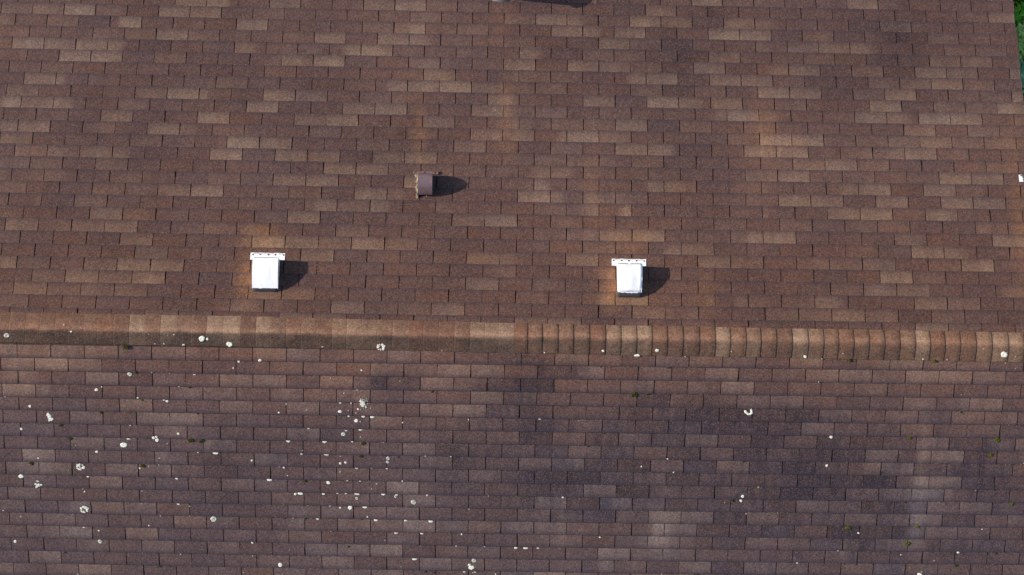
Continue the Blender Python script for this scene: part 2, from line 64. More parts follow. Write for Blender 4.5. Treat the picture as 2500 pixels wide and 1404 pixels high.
BL=[[1.33,0.96,0.152,0.185,"o",0.5],[-2.06,0.91,0.16,0.131,"o",0.6],[-2.22,0.53,0.068,0.246,"o",0.7],[1.11,0.55,0.084,0.226,"o",0.7],[0.97,1.46,0.084,0.308,"o",0.35],[-0.67,2.0,0.061,0.328,"o",0.4],[0.14,2.3,0.084,0.369,"o",0.35],[4.96,1.16,0.106,0.533,"o",0.6],[5.02,2.14,0.171,0.246,"o",0.3],[2.65,2.05,0.228,0.205,"o",0.3],[1.15,0.4,0.209,0.09,"o",0.4],[2.0,0.45,0.084,0.349,"o",0.35],[0.08,3.33,0.091,0.164,"o",0.3],[0.94,3.26,0.456,0.164,"o",0.1],[1.3,0.37,0.228,0.082,"o",0.3],[-1.84,0.36,0.228,0.082,"o",0.25],[0.38,-0.37,0.152,0.185,"d",0.35],[0.42,-0.69,0.228,0.328,"d",0.25],[-0.93,-0.41,0.106,0.164,"d",0.3],[1.67,-0.78,0.494,0.369,"d",0.3],[3.69,-1.64,0.494,0.492,"d",0.3],[2.73,-1.53,0.342,0.533,"d",0.25],[-2.36,-1.25,0.304,0.451,"d",0.2],[0.63,-1.4,0.38,0.164,"d",0.25],[2.87,-0.84,0.608,0.246,"d",0.2],[4.45,-2.04,0.418,0.205,"d",0.25],[-2.57,-0.4,0.38,0.185,"d",0.2],[2.14,3.28,0.152,0.246,"d",0.3],[1.73,2.78,0.228,0.246,"d",0.2],[3.97,3.14,0.228,0.328,"d",0.2],[-1.68,-0.96,0.456,0.164,"d",0.2],[-0.03,-0.58,0.152,0.246,"d",0.2],[-0.71,-0.37,0.095,0.123,"d",0.2],[-0.32,-1.14,0.228,0.205,"d",0.2],[3.12,-1.12,0.228,0.246,"d",0.2],[0.79,-0.29,0.095,0.123,"d",0.2],[1.01,-1.4,0.456,0.328,"d",0.22],[4.61,-1.22,0.418,0.492,"d",0.22],[2.52,-1.29,2.47,1.066,"d",0.2],[1.89,-0.66,0.342,0.246,"d",0.2],[0.5,-1.0,0.342,0.492,"d",0.15],[3.56,2.9,1.33,0.656,"d",0.1],[1.78,3.05,0.76,0.369,"d",0.1],[-2.97,2.9,1.14,0.656,"d",0.06],[-3.58,2.1,0.084,0.369,"o",0.14],[-2.5,2.34,0.068,0.287,"o",0.1],[2.58,2.18,0.114,0.492,"o",0.32],[0.16,2.04,0.095,0.246,"o",0.16],[3.47,0.88,0.114,0.451,"o",0.1],[-0.88,0.72,0.076,0.369,"o",0.1],[4.03,-1.07,0.046,0.308,"l",0.3],[4.02,-1.39,0.106,0.246,"l",0.35],[4.01,-1.8,0.099,0.246,"l",0.3],[1.64,-1.83,0.106,0.287,"l",0.3],[1.78,-1.67,0.114,0.164,"l",0.2],[3.95,-0.63,0.114,0.164,"l",0.15],[-4.05,-0.29,0.456,0.123,"l",0.15],[4.71,-0.22,0.228,0.123,"l",0.1]]
QU = np.array(QU); QL = np.array(QL)

def basis(i, k):
    i = np.asarray(i, float); k = np.asarray(k, float)
    ic = np.clip(i, -2, 28) / 12.; kc = np.clip(k, -17, 17) / 15.
    i1 = i / 12.; k1 = k / 15.
    one = np.ones_like(i1 + k1)
    return np.stack([one, i1 * one, k1 * one, ic * kc * one, ic * ic * one, kc * kc * one, ic * ic * kc * one, ic * kc * kc * one], -1)

def fwd(slope, i, k):
    F = basis(i, k) @ (QU if slope > 0 else QL)
    return F[..., 0], F[..., 1]

def P3(slope, X, s, h):
    """point on a roof slope: X along ridge, s metres down from the ridge, h above the deck"""
    return np.stack([X, slope * (s * CT + h * ST), -s * ST + h * CT], -1)

# smooth value noise, vectorised
_tab = rng.random((256, 256))
def vnoise(x, y):
    xi = np.floor(x).astype(int); yi = np.floor(y).astype(int)
    fx = x - xi; fy = y - yi
    fx = fx * fx * (3 - 2 * fx); fy = fy * fy * (3 - 2 * fy)
    g = lambda a, b: _tab[a % 256, b % 256]
    return (g(xi, yi) * (1 - fx) + g(xi + 1, yi) * fx) * (1 - fy) + (g(xi, yi + 1) * (1 - fx) + g(xi + 1, yi + 1) * fx) * fy

# ------------------------------------------------------------------ helpers
def tag(o, label=None, cat=None, group=None, kind=None):
    if label: o['label'] = label
    if cat: o['category'] = cat
    if group: o['group'] = group
    if kind: o['kind'] = kind
    return o

def empty(name, loc=(0, 0, 0), rot=(0, 0, 0)):
    o = bpy.data.objects.new(name, None)
    COL.objects.link(o)
    o.location = loc; o.rotation_euler = rot
    o.empty_display_size = 0.1
    return o

def mesh_obj(name, verts, faces, mat, parent=None, smooth=False, attrs=None):
    me = bpy.data.meshes.new(name)
    me.from_pydata([tuple(v) for v in verts] if not isinstance(verts, np.ndarray) else verts.tolist(), [], faces if isinstance(faces, list) else faces.tolist())
    me.update()
    if smooth:
        me.polygons.foreach_set('use_smooth', [True] * len(me.polygons))
    if attrs:
        for an, (kind, data) in attrs.items():
            a = me.attributes.new(an, kind, 'POINT')
            a.data.foreach_set('color' if kind == 'FLOAT_COLOR' else 'value', np.asarray(data, dtype=np.float32).ravel())
    o = bpy.data.objects.new(name, me)
    COL.objects.link(o)
    if mat: me.materials.append(mat)
    if parent: o.parent = parent
    return o

def bm_obj(name, bm, mat, parent=None, smooth=False):
    me = bpy.data.meshes.new(name)
    bmesh.ops.recalc_face_normals(bm, faces=bm.faces[:])
    bm.to_mesh(me); bm.free()
    if smooth: me.polygons.foreach_set('use_smooth', [True] * len(me.polygons))
    o = bpy.data.objects.new(name, me)
    COL.objects.link(o)
    if mat: me.materials.append(mat)
    if parent: o.parent = parent
    return o

def box(bm, x0, x1, y0, y1, z0, z1, bev=0.0):
    vs = [bm.verts.new((x, y, z)) for x in (x0, x1) for y in (y0, y1) for z in (z0, z1)]
    fs = [(0, 1, 3, 2), (4, 6, 7, 5), (0, 4, 5, 1), (2, 3, 7, 6), (0, 2, 6, 4), (1, 5, 7, 3)]
    ff = [bm.faces.new([vs[i] for i in f]) for f in fs]
    if bev > 0:
        es = list({e for f in ff for e in f.edges})
        bmesh.ops.bevel(bm, geom=es, offset=bev, segments=2, affect='EDGES', profile=0.6)

class NT:
    """small node-tree builder"""
    def __init__(s, name):
        s.m = bpy.data.materials.new(name); s.m.use_nodes = True
        s.t = s.m.node_tree; s.b = s.t.nodes['Principled BSDF']
        s.co = s.t.nodes.new('ShaderNodeTexCoord').outputs['Object']
    def n(s, typ, **kw):
        nd = s.t.nodes.new(typ)
        for k, v in kw.items(): setattr(nd, k, v)
        return nd
    def l(s, a, b): s.t.links.new(a, b)
    def val(s, nd, idx, v):
        if hasattr(v, 'is_linked') or isinstance(v, bpy.types.NodeSocket): s.l(v, nd.inputs[idx])
        else: nd.inputs[idx].default_value = v
    def math(s, op, a, b=None, c=None):
        nd = s.n('ShaderNodeMath', operation=op)
        s.val(nd, 0, a)
        if b is not None: s.val(nd, 1, b)
        if c is not None: s.val(nd, 2, c)
        return nd.outputs[0]
    def noise(s, scale, detail=2, rough=0.5, vec=None):
        nd = s.n('ShaderNodeTexNoise')
        nd.inputs['Scale'].default_value = scale; nd.inputs['Detail'].default_value = detail; nd.inputs['Roughness'].default_value = rough
        s.l(vec or s.co, nd.inputs['Vector'])
        return nd.outputs['Fac']
    def voro(s, scale, vec=None):
        nd = s.n('ShaderNodeTexVoronoi'); nd.inputs['Scale'].default_value = scale
        s.l(vec or s.co, nd.inputs['Vector'])
        return nd
    def ramp(s, fac, stops):
        nd = s.n('ShaderNodeValToRGB'); cr = nd.color_ramp
        while len(cr.elements) < len(stops): cr.elements.new(0.5)
        for e, (p, c) in zip(cr.elements, stops):
            e.position = p; e.color = (*c, 1) if len(c) == 3 else c
        s.l(fac, nd.inputs[0]); return nd.outputs['Color']
    def mix(s, fac, a, b, mode='MIX'):
        nd = s.n('ShaderNodeMix', data_type='RGBA', blend_type=mode)
        s.val(nd, 0, fac)
        for i, v in ((6, a), (7, b)):
            if isinstance(v, bpy.types.NodeSocket): s.l(v, nd.inputs[i])
            else: nd.inputs[i].default_value = (*v, 1) if len(v) == 3 else v
        return nd.outputs[2]
    def sstep(s, v, a, b):
        nd = s.n('ShaderNodeMapRange', interpolation_type='SMOOTHSTEP')
        s.val(nd, 0, v); nd.inputs[1].default_value = a; nd.inputs[2].default_value = b
        return nd.outputs[0]
    def bump(s, h, strength, dist):
        nd = s.n('ShaderNodeBump'); nd.inputs['Strength'].default_value = strength; nd.inputs['Distance'].default_value = dist
        s.l(h, nd.inputs['Height']); s.l(nd.outputs[0], s.b.inputs['Normal'])
    def out(s, col, rough=0.9, spec=0.3, metal=0.0):
        if isinstance(col, bpy.types.NodeSocket): s.l(col, s.b.inputs['Base Color'])
        else: s.b.inputs['Base Color'].default_value = (*col, 1)
        s.val(s.b, s.b.inputs.find('Roughness'), rough)
        s.b.inputs['Specular IOR Level'].default_value = spec
        s.b.inputs['Metallic'].default_value = metal
        return s.m

# ------------------------------------------------------------------ materials
def mat_shingle():
    m = NT('shingle_granules')
    at = m.n('ShaderNodeAttribute', attribute_name='tint'); col = at.outputs['Color']
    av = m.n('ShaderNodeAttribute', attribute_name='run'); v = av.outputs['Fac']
    g = m.voro(150.0); g2 = m.voro(62.0)
    gr = m.n('ShaderNodeSeparateColor'); m.l(g.outputs['Color'], gr.inputs[0])
    gr2 = m.n('ShaderNodeSeparateColor'); m.l(g2.outputs['Color'], gr2.inputs[0])
    # light and dark granules
    f1 = m.math('MULTIPLY_ADD', gr.outputs[0], 0.74, 0.63)
    f2 = m.math('MULTIPLY_ADD', gr2.outputs[0], 0.30, 0.85)
    f3 = m.math('MULTIPLY_ADD', m.noise(9.0, 4, 0.65), 0.44, 0.78)
    f = m.math('MULTIPLY', m.math('MULTIPLY', f1, f2), f3)
    cc = m.n('ShaderNodeCombineColor')
    for i in range(3): m.l(f, cc.inputs[i])
    col = m.mix(1.0, col, cc.outputs[0], 'MULTIPLY')
    # odd granules: ochre, grey
    col = m.mix(m.math('MULTIPLY', m.math('GREATER_THAN', gr.outputs[1], 0.89), 0.26), col, (0.27, 0.145, 0.075))
    col = m.mix(m.math('MULTIPLY', m.math('GREATER_THAN', gr.outputs[2], 0.90), 0.26), col, (0.19, 0.17, 0.185))
    # dirt that gathers towards the butt of each tab
    n1 = m.noise(28.0, 3, 0.6)
    sx = m.n('ShaderNodeSeparateXYZ'); m.l(m.co, sx.inputs[0])
    low = m.math('LESS_THAN', sx.outputs[1], 0.0)          # lower slope
    d = m.math('MULTIPLY', m.sstep(m.math('MULTIPLY_ADD', n1, 0.42, v), 0.84, 1.24), m.math('MULTIPLY_ADD', low, 0.18, 0.40))
    col = m.mix(d, col, (0.030, 0.025, 0.038))
    # shadow line of the next butt painted in, along with joint grime
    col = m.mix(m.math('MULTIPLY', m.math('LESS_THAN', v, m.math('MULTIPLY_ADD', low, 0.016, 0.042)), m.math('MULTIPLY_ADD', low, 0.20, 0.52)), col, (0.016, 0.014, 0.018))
    # yellow crust lichen along the joint with the course above
    n2 = m.noise(70.0, 2, 0.7); n3 = m.noise(2.2, 2, 0.5)
    k = m.math('MULTIPLY', m.math('LESS_THAN', v, 0.075), m.math('GREATER_THAN', m.math('MULTIPLY_ADD', n3, 0.30, n2), 0.80))
    col = m.mix(m.math('MULTIPLY', k, 0.7), col, (0.26, 0.20, 0.065))
    hb = m.math('ADD', m.math('MULTIPLY', gr.outputs[0], 0.6), m.noise(240.0, 2, 0.6))
    m.bump(hb, 0.75, 0.0022)
    return m.out(col, 0.94, 0.25)

def mat_paint(name, base, chip=0.0, chipcol=(0.06, 0.045, 0.04), rough=0.45, spec=0.4, nscale=22.0):
    m = NT(name)
    n1 = m.noise(5.0, 4, 0.6)
    col = m.mix(m.math('MULTIPLY', n1, 0.25), base, tuple(c * 0.72 for c in base))
    if chip > 0:
        n2 = m.noise(nscale, 5, 0.7)
        col = m.mix(m.sstep(n2, 1 - chip, 1 - chip + 0.03), col, chipcol)
    m.bump(m.noise(14.0, 4, 0.6), 0.25, 0.006)
    return m.out(col, rough, spec)

M = {}
M['shingle'] = mat_shingle()
def _under():
    m = NT('worn_asphalt_mat'); g = m.voro(150.0)
    col = m.mix(g.outputs['Distance'], (0.010, 0.009, 0.014), (0.028, 0.024, 0.030))
    m.bump(g.outputs['Distance'], 0.5, 0.002)
    return m.out(col, 0.95, 0.2)
M['under'] = _under()
M['white'] = mat_paint('weathered_white_paint', (0.84, 0.85, 0.86), 0.0)
M['white_chip'] = mat_paint('chipped_white_paint', (0.84, 0.85, 0.86), 0.30, (0.10, 0.05, 0.04), nscale=16.0)
def _brown():
    m = NT('faded_brown_paint')
    n = m.noise(16.0, 5, 0.65); w = m.noise(60.0, 3, 0.6)
    sp = m.n('ShaderNodeSeparateXYZ'); m.l(m.co, sp.inputs[0])
    col = m.ramp(n, [(0.25, (0.115, 0.08, 0.10)), (0.48, (0.155, 0.105, 0.12)), (0.62, (0.145, 0.08, 0.066)), (0.8, (0.13, 0.06, 0.038))])
    col = m.mix(m.math('MULTIPLY', m.sstep(w, 0.55, 0.75), 0.4), col, (0.10, 0.075, 0.10))
    m.bump(w, 0.3, 0.003)
    return m.out(col, 0.5, 0.45)
M['brown'] = _brown()
M['dark'] = mat_paint('dark_weathered_metal', (0.05, 0.045, 0.055), 0.2, (0.12, 0.10, 0.11), 0.6, 0.4)
M['rust'] = mat_paint('rusty_nail', (0.11, 0.035, 0.018), 0.3, (0.05, 0.02, 0.015), 0.8, 0.2)
M['steel'] = NT('galvanised_steel').out((0.16, 0.15, 0.15), 0.55, 0.4, 0.3)
def _lichen(name, a, b, sc):
    m = NT(name); n = m.noise(sc, 4, 0.7); g = m.voro(sc * 1.7)
    col = m.mix(m.sstep(n, 0.40, 0.62), b, a)
    col = m.mix(m.math('MULTIPLY', g.outputs['Distance'], 0.35), col, b)
    m.bump(m.math('ADD', n, g.outputs['Distance']), 0.8, 0.003)
    return m.out(col, 0.95, 0.15)
M['lichen'] = _lichen('white_lichen_crust', (0.84, 0.84, 0.75), (0.60, 0.59, 0.48), 90.0)
M['lichen_ring'] = _lichen('grey_ringed_lichen_crust', (0.74, 0.74, 0.64), (0.24, 0.23, 0.19), 120.0)
M['lichen_faint'] = _lichen('faded_lichen_crust', (0.50, 0.50, 0.43), (0.30, 0.29, 0.25), 90.0)
M['lichen_yellow'] = _lichen('yellow_lichen_crust', (0.55, 0.45, 0.10), (0.35, 0.28, 0.05), 90.0)
M['moss'] = _lichen('olive_moss', (0.085, 0.085, 0.008), (0.018, 0.016, 0.004), 130.0)
M['moss_fresh'] = _lichen('fresh_green_moss', (0.12, 0.15, 0.008), (0.035, 0.04, 0.004), 130.0)
M['straw'] = NT('dry_straw').out((0.50, 0.45, 0.30), 0.8, 0.3)
M['hole'] = NT('dark_opening').out((0.01, 0.01, 0.01), 0.95, 0.1)
def _simple(name, a, b, sc, rough=0.85):
    m = NT(name); col = m.mix(m.noise(sc, 5, 0.6), a, b); m.bump(m.noise(sc * 4, 3, 0.6), 0.4, 0.01)
    return m.out(col, rough, 0.3)
M['siding'] = _simple('cream_siding_paint', (0.62, 0.58, 0.50), (0.55, 0.51, 0.44), 3.0)
M['fascia'] = _simple('brown_trim_paint', (0.13, 0.07, 0.045), (0.09, 0.05, 0.035), 6.0)
M['soil'] = _simple('dark_soil_and_grass', (0.05, 0.11, 0.012), (0.03, 0.05, 0.010), 2.5)
M['grass'] = _simple('bright_grass', (0.10, 0.34, 0.008), (0.05, 0.20, 0.006), 6.0)
M['bark'] = _simple('brown_bark', (0.10, 0.07, 0.045), (0.05, 0.035, 0.025), 12.0)
def _leaf(name, a, b):
    m = NT(name); oi = m.n('ShaderNodeAttribute', attribute_name='leafrnd')
    col = m.mix(oi.outputs['Fac'], a, b)
    m.b.inputs['Transmission Weight'].default_value = 0.0
    m.b.inputs['Subsurface Weight'].default_value = 0.0
    return m.out(col, 0.55, 0.35)
M['leaf_dark'] = _leaf('deep_green_leaf', (0.04, 0.20, 0.01), (0.14, 0.48, 0.03))
M['leaf_yellow'] = _leaf('yellow_green_leaf', (0.20, 0.40, 0.06), (0.46, 0.62, 0.20))
M['leaf_blue'] = _leaf('blue_green_leaf', (0.08, 0.28, 0.12), (0.40, 0.66, 0.42))

# ------------------------------------------------------------------ shingle colours
XL, XR = -8.6, 5.108
def blob(X, S):
    o = np.zeros_like(X); d = np.zeros_like(X); l = np.zeros_like(X)
    for bx, bs, rx, rs, t, a in BL:
        wob = 1 + 0.9 * (vnoise(X * 14 + bx * 7, S * 9 + 3) - 0.5)
        g = a * (0.55 + 0.9 * vnoise(X * 45 + 5, S * 7)) * np.exp(-(((X - bx) / (rx * wob)) ** 2 + ((S - bs) / rs) ** 2) * 0.9)
        if t == 'o': o += g
        elif t == 'd': d += g
        else: l += g
    return o, d, l

C_U = dict(base=(0.086, 0.046, 0.040), lite=(0.176, 0.115, 0.084), dark=(0.056, 0.031, 0.031))
C_L = dict(base=(0.079, 0.050, 0.052), lite=(0.178, 0.129, 0.114), dark=(0.056, 0.037, 0.043))
def shade(slope, X, S, lev, redness, kt=1.0):
    c = C_U if slope > 0 else C_L
    base, lite, dark = (np.array(c[k]) for k in ('base', 'lite', 'dark'))
    o, d, l = blob(X, slope * S)
    d = d * kt * (1.3 if slope < 0 else 1.2); l = l * 1.6 * (0.5 + 0.5 * kt)
    if slope < 0:
        ww = np.clip(1 - (S - 0.35 - 0.25 * vnoise(X * 1.3 + 4, S * 0 + 1)) / np.interp(X, [-4, 1, 4], [.55, .75, 1.1]), 0, 1)[..., None]
        base = base * (1 + ww * np.array([.36, .20, .02])); lite = lite * (1 + ww * np.array([.20, .12, .02]))
    big = vnoise(X * 0.7 + 11, S * 0.9 + slope * 5) - 0.5
    mid = vnoise(X * 4.1, S * 2.2 + 31 * slope) - 0.5
    lev = lev + 0.16 * big + 0.16 * mid + l
    up = np.clip(lev, 0, 1.3)[..., None]; dn = np.clip(-lev, 0, 1)[..., None]
    col = base + (lite - base) * up
    col = col + (dark - base) * dn * (up <= 0)
    # redder blends, and the warmer belt near the ridge
    warm = redness + (0.55 * np.exp(-((S - 0.5) / 0.9) ** 2) if slope > 0 else 0.55 * np.exp(-((S - 0.25) / 0.25) ** 2))
    warm = np.clip(warm, -0.5, 1.2)[..., None]
    col = col * (1 + warm * np.array([0.10, -0.02, -0.17]))
    cl = 0.6 * vnoise(X * 1.15 + 17, S * 1.0 + slope * 9) + 0.4 * vnoise(X * 2.9 + 3, S * 1.6 + slope * 4) - 0.5
    col = col * (1 + (0.50 * cl * (0.5 + 0.5 * kt))[..., None] * np.array([1.0, 1.05, 0.9]))
    col = col + 0.8 * o[..., None] * np.array([0.135, 0.060, 0.012])
    col = col * (1 - np.clip(d, 0, 0.7)[..., None] * np.array([0.85, 0.80, 0.62]))
    return np.clip(col, 0.008, 0.8)

def levels(slope, row):
    return [(a / 10, b / 10, l / 10) for r, a, b, l in (PU if slope > 0 else PL) if r == row]

def build_slope(slope, rows):
    V = []; F = []; T = []; RN = []; nb = 0
    NU = 10; NV = 5
    vv = np.array([-0.07, 0.0, 0.06, 0.3, 0.55, 0.8, 1.0])
    uu = np.linspace(0, 1, NU)
    for row in rows:
        par = ((row + 1) % 2) * .5 if slope > 0 else (row % 2) * .5
        pats = levels(slope, row)
        shift = rng.normal(0, 0.006)
        wave = rng.normal(0, 0.0007, 80)
        rr = rng.random(80)
        ks = int(XL / .3048) - 2
        redprev = 0
        rowseed = rng.random() * 200
        visible = (row <= 27 if slope > 0 else row <= 18)
        for n in range(ks, 19):
            k0 = n + par + shift; k1 = k0 + 1
            gap = 0.0034 + 0.0022 * rng.random()
            u = k0 + uu
            i0 = row if slope > 0 else row - 1           # upslope boundary of this course
            U2, V2 = np.meshgrid(u, vv)                  # NVv x NU
            Xg, Sg = fwd(slope, i0 + V2, U2)
            # keep the gap: trim the first and last columns
            Xg = Xg.copy()
            if Xg[2, 0] > XR - 0.02: break
            if Xg[2, -1] < XL: continue
            lean = rng.normal(0, 0.0018)
            Xg[:, 0] += gap + lean * V2[:, 0]; Xg[:, -1] -= gap * 0.6 - lean * V2[:, 0]
            Xg = np.clip(Xg, XL, XR + 0.012 * (rr[n % 80] - 0.5))
            # wavering butt line
            wv = np.interp(u, np.arange(ks, ks + 80), wave)
            Sg = Sg + (wv + 0.0012 * (vnoise(u * 6 + rowseed, u * 0 + 2.0) - 0.5))[None, :] * (V2 > 0.9)
            curl = 0.0060 + 0.0010 * rng.random()
            tl = rng.normal(0, 0.0004)
            Hg = 0.0012 + np.clip(V2, 0, 1) * curl + tl * (U2 - k0)
            Hg = np.where(V2 < 0, 0.0004, Hg)
            Sg = np.maximum(Sg, 0.05)
            nv = len(vv)
            P = P3(slope, Xg, Sg, Hg)
            # colour level along the tab
            um = U2[0] - shift
            lev = np.full(NU, rng.normal(0.0, 0.10))
            hit = False
            for a, b, l in pats:
                if b < k0 - 0.5 or a > k1 + 0.5: continue
                A = a - 9 if abs(a - (k0 - shift)) < 0.08 else a
                B = b + 9 if abs(b - (k1 - shift)) < 0.08 else b
                if A > -90 and (a >= k1 - shift - 0.02 or b <= k0 - shift + 0.02): continue
                w = 1 / (1 + np.exp(-(um - A) / 0.045)) * 1 / (1 + np.exp((um - B) / 0.045))
                if l > 0: lev = lev * (1 - w) + w * (l * 0.68)
                else: lev = lev * (1 - w) + w * (l * 0.9)
                hit = True
            if not visible and rng.random() < 0.25: lev += 0.7 * rng.random()
            lev = lev + 0.22 * (vnoise(um * 2.3 + rowseed, um * 0 + row * 3.3) - 0.5)
            red = np.full(NU, np.clip(rng.normal(0.12, 0.28), -0.4, 0.9)) * np.clip(1 - lev, 0, 1)
            red = red + 0.5 * (vnoise(um * 1.7 + rowseed + 50, um * 0 + 9.1) - 0.5)
            lev = np.where(lev > 0, lev * (0.70 + 0.60 * vnoise(um * 3.1 + rowseed * 2, um * 0 + 5.5)), lev)
            L2 = np.where(lev[None, :] > 0, lev[None, :] * (1.30 - 0.70 * np.clip(V2, 0, 1) ** 1.3), lev[None, :] * np.ones((nv, 1))); R2 = np.broadcast_to(red, (nv, NU))
            Cg = shade(slope, Xg, Sg, L2, R2, float(np.clip(rng.normal(1, .35), .2, 1.8)))
            idx = np.arange(nv * NU).reshape(nv, NU) + nb
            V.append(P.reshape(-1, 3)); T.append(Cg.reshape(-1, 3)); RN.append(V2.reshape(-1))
            q = np.stack([idx[:-1, :-1], idx[1:, :-1], idx[1:, 1:], idx[:-1, 1:]], -1).reshape(-1, 4)
            F.append(q if slope < 0 else q)
            nb += nv * NU
            # butt face and the two sides of the cut
            rim = np.concatenate([idx[1:, 0], idx[-1, 1:], idx[-2:0:-1, -1]])
            Pr = np.concatenate([P[1:, 0], P[-1, 1:], P[-2:0:-1, -1]])
            low = Pr.copy(); Xr = np.concatenate([Xg[1:, 0], Xg[-1, 1:], Xg[-2:0:-1, -1]]); Sr = np.concatenate([Sg[1:, 0], Sg[-1, 1:], Sg[-2:0:-1, -1]])
            low = P3(slope, Xr, Sr, np.full_like(Xr, -0.001))
            top = Pr
            m_ = len(rim)
            V.append(top); V.append(low)
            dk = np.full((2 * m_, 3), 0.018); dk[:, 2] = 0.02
            T.append(dk); RN.append(np.full(2 * m_, 0.5))
            a = np.arange(m_ - 1) + nb
            F.append(np.stack([a, a + m_, a + m_ + 1, a + 1], -1))
            nb += 2 * m_
    V = np.concatenate(V); F = np.concatenate(F); T = np.concatenate(T); RN = np.concatenate(RN)
    if slope > 0: F = F[:, ::-1]
    # make faces point up
    a = V[F[0, 1]] - V[F[0, 0]]; b = V[F[0, 2]] - V[F[0, 0]]
    if np.cross(a, b)[2] < 0: F = F[:, ::-1]
    rgba = np.concatenate([T, np.ones((len(T), 1))], 1)
    return V, F, rgba, RN

# ------------------------------------------------------------------ house
GZ = -4.6
house = empty('house', (0, 0, GZ))
tag(house, 'house under a brown three tab shingle roof with a low capped ridge', 'house')
def hp(o):
    o.parent = house; o.matrix_parent_inverse = Matrix.Translation((0, 0, -GZ)); return o

NU_ROWS = 40; NL_ROWS = 40
V, F, rgba, RN = build_slope(1, range(-1, NU_ROWS))
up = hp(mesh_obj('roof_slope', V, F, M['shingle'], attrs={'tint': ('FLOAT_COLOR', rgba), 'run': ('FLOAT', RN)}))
up['label'] = 'sunlit upper roof slope of warm brown shingles'
V, F, rgba, RN = build_slope(-1, range(0, NL_ROWS))
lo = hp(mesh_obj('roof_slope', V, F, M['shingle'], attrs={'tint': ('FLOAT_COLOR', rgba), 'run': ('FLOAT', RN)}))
lo['label'] = 'greyer lower roof slope spotted with lichen and moss'
SE = float(fwd(1, NU_ROWS, 0)[1]); SEL = float(fwd(-1, NL_ROWS - 1, 0)[1])
# roof deck with worn mat showing through the cut-outs
dv = []
def P(sl, x, s, h): return tuple(P3(sl, np.array(x), np.array(s), np.array(h)))
a = [P(1, XL, SE - .02, -.001), P(1, XR - .004, SE - .02, -.001), (XR - .004, 0, -.0175), (XL, 0, -.0175), P(-1, XL, SEL - .02, -.001), P(-1, XR - .004, SEL - .02, -.001)]
b = [P(1, XL, SE - .02, -.025), P(1, XR - .004, SE - .02, -.025), (XR - .004, 0, -.040), (XL, 0, -.040), P(-1, XL, SEL - .02, -.025), P(-1, XR - .004, SEL - .02, -.025)]
fs = [(3, 2, 1, 0), (4, 5, 2, 3), (6, 7, 8, 9), (9, 8, 11, 10), (0, 1, 7, 6), (5, 4, 10, 11), (1, 2, 8, 7), (2, 5, 11, 8), (3, 0, 6, 9), (4, 3, 9, 10)]
hp(mesh_obj('roof_deck', a + b, fs, M['under']))
# gable boards (rake trim), fascia and walls
def rake(x0, x1):
    vs = []; 
    for x in (x0, x1):
        for h in (-.028, -.16):
            vs += [P(1, x, SE - .01, h), (x, 0, h / CT), P(-1, x, SEL - .01, h)]
    f = [(0, 1, 4, 3), (1, 2, 5, 4), (6, 9, 10, 7), (7, 10, 11, 8), (0, 6, 7, 1), (1, 7, 8, 2), (3, 4, 10, 9), (4, 5, 11, 10), (0, 3, 9, 6), (2, 8, 11, 5)]
    return hp(mesh_obj('rake_board', vs, f, M['fascia']))
rake(XR - .035, XR - .006); rake(XL + .004, XL + .033)
def wallmesh():
    x0, x1 = XL + .35, XR - .40
    ya = (SE - .55) * CT; yb = -(SEL - .55) * CT
    ha = -(SE - .55) * ST - .05; hb = -(SEL - .55) * ST - .05
    vs = []
    for x in (x0, x1): vs += [(x, ya, GZ), (x, yb, GZ), (x, yb, hb), (x, 0, -.06), (x, ya, ha)]
    f = [(0, 1, 2, 3, 4), (9, 8, 7, 6, 5), (0, 4, 9, 5), (1, 6, 7, 2), (0, 5, 6, 1)]
    return hp(mesh_obj('wall', vs, f, M['siding']))
wallmesh()

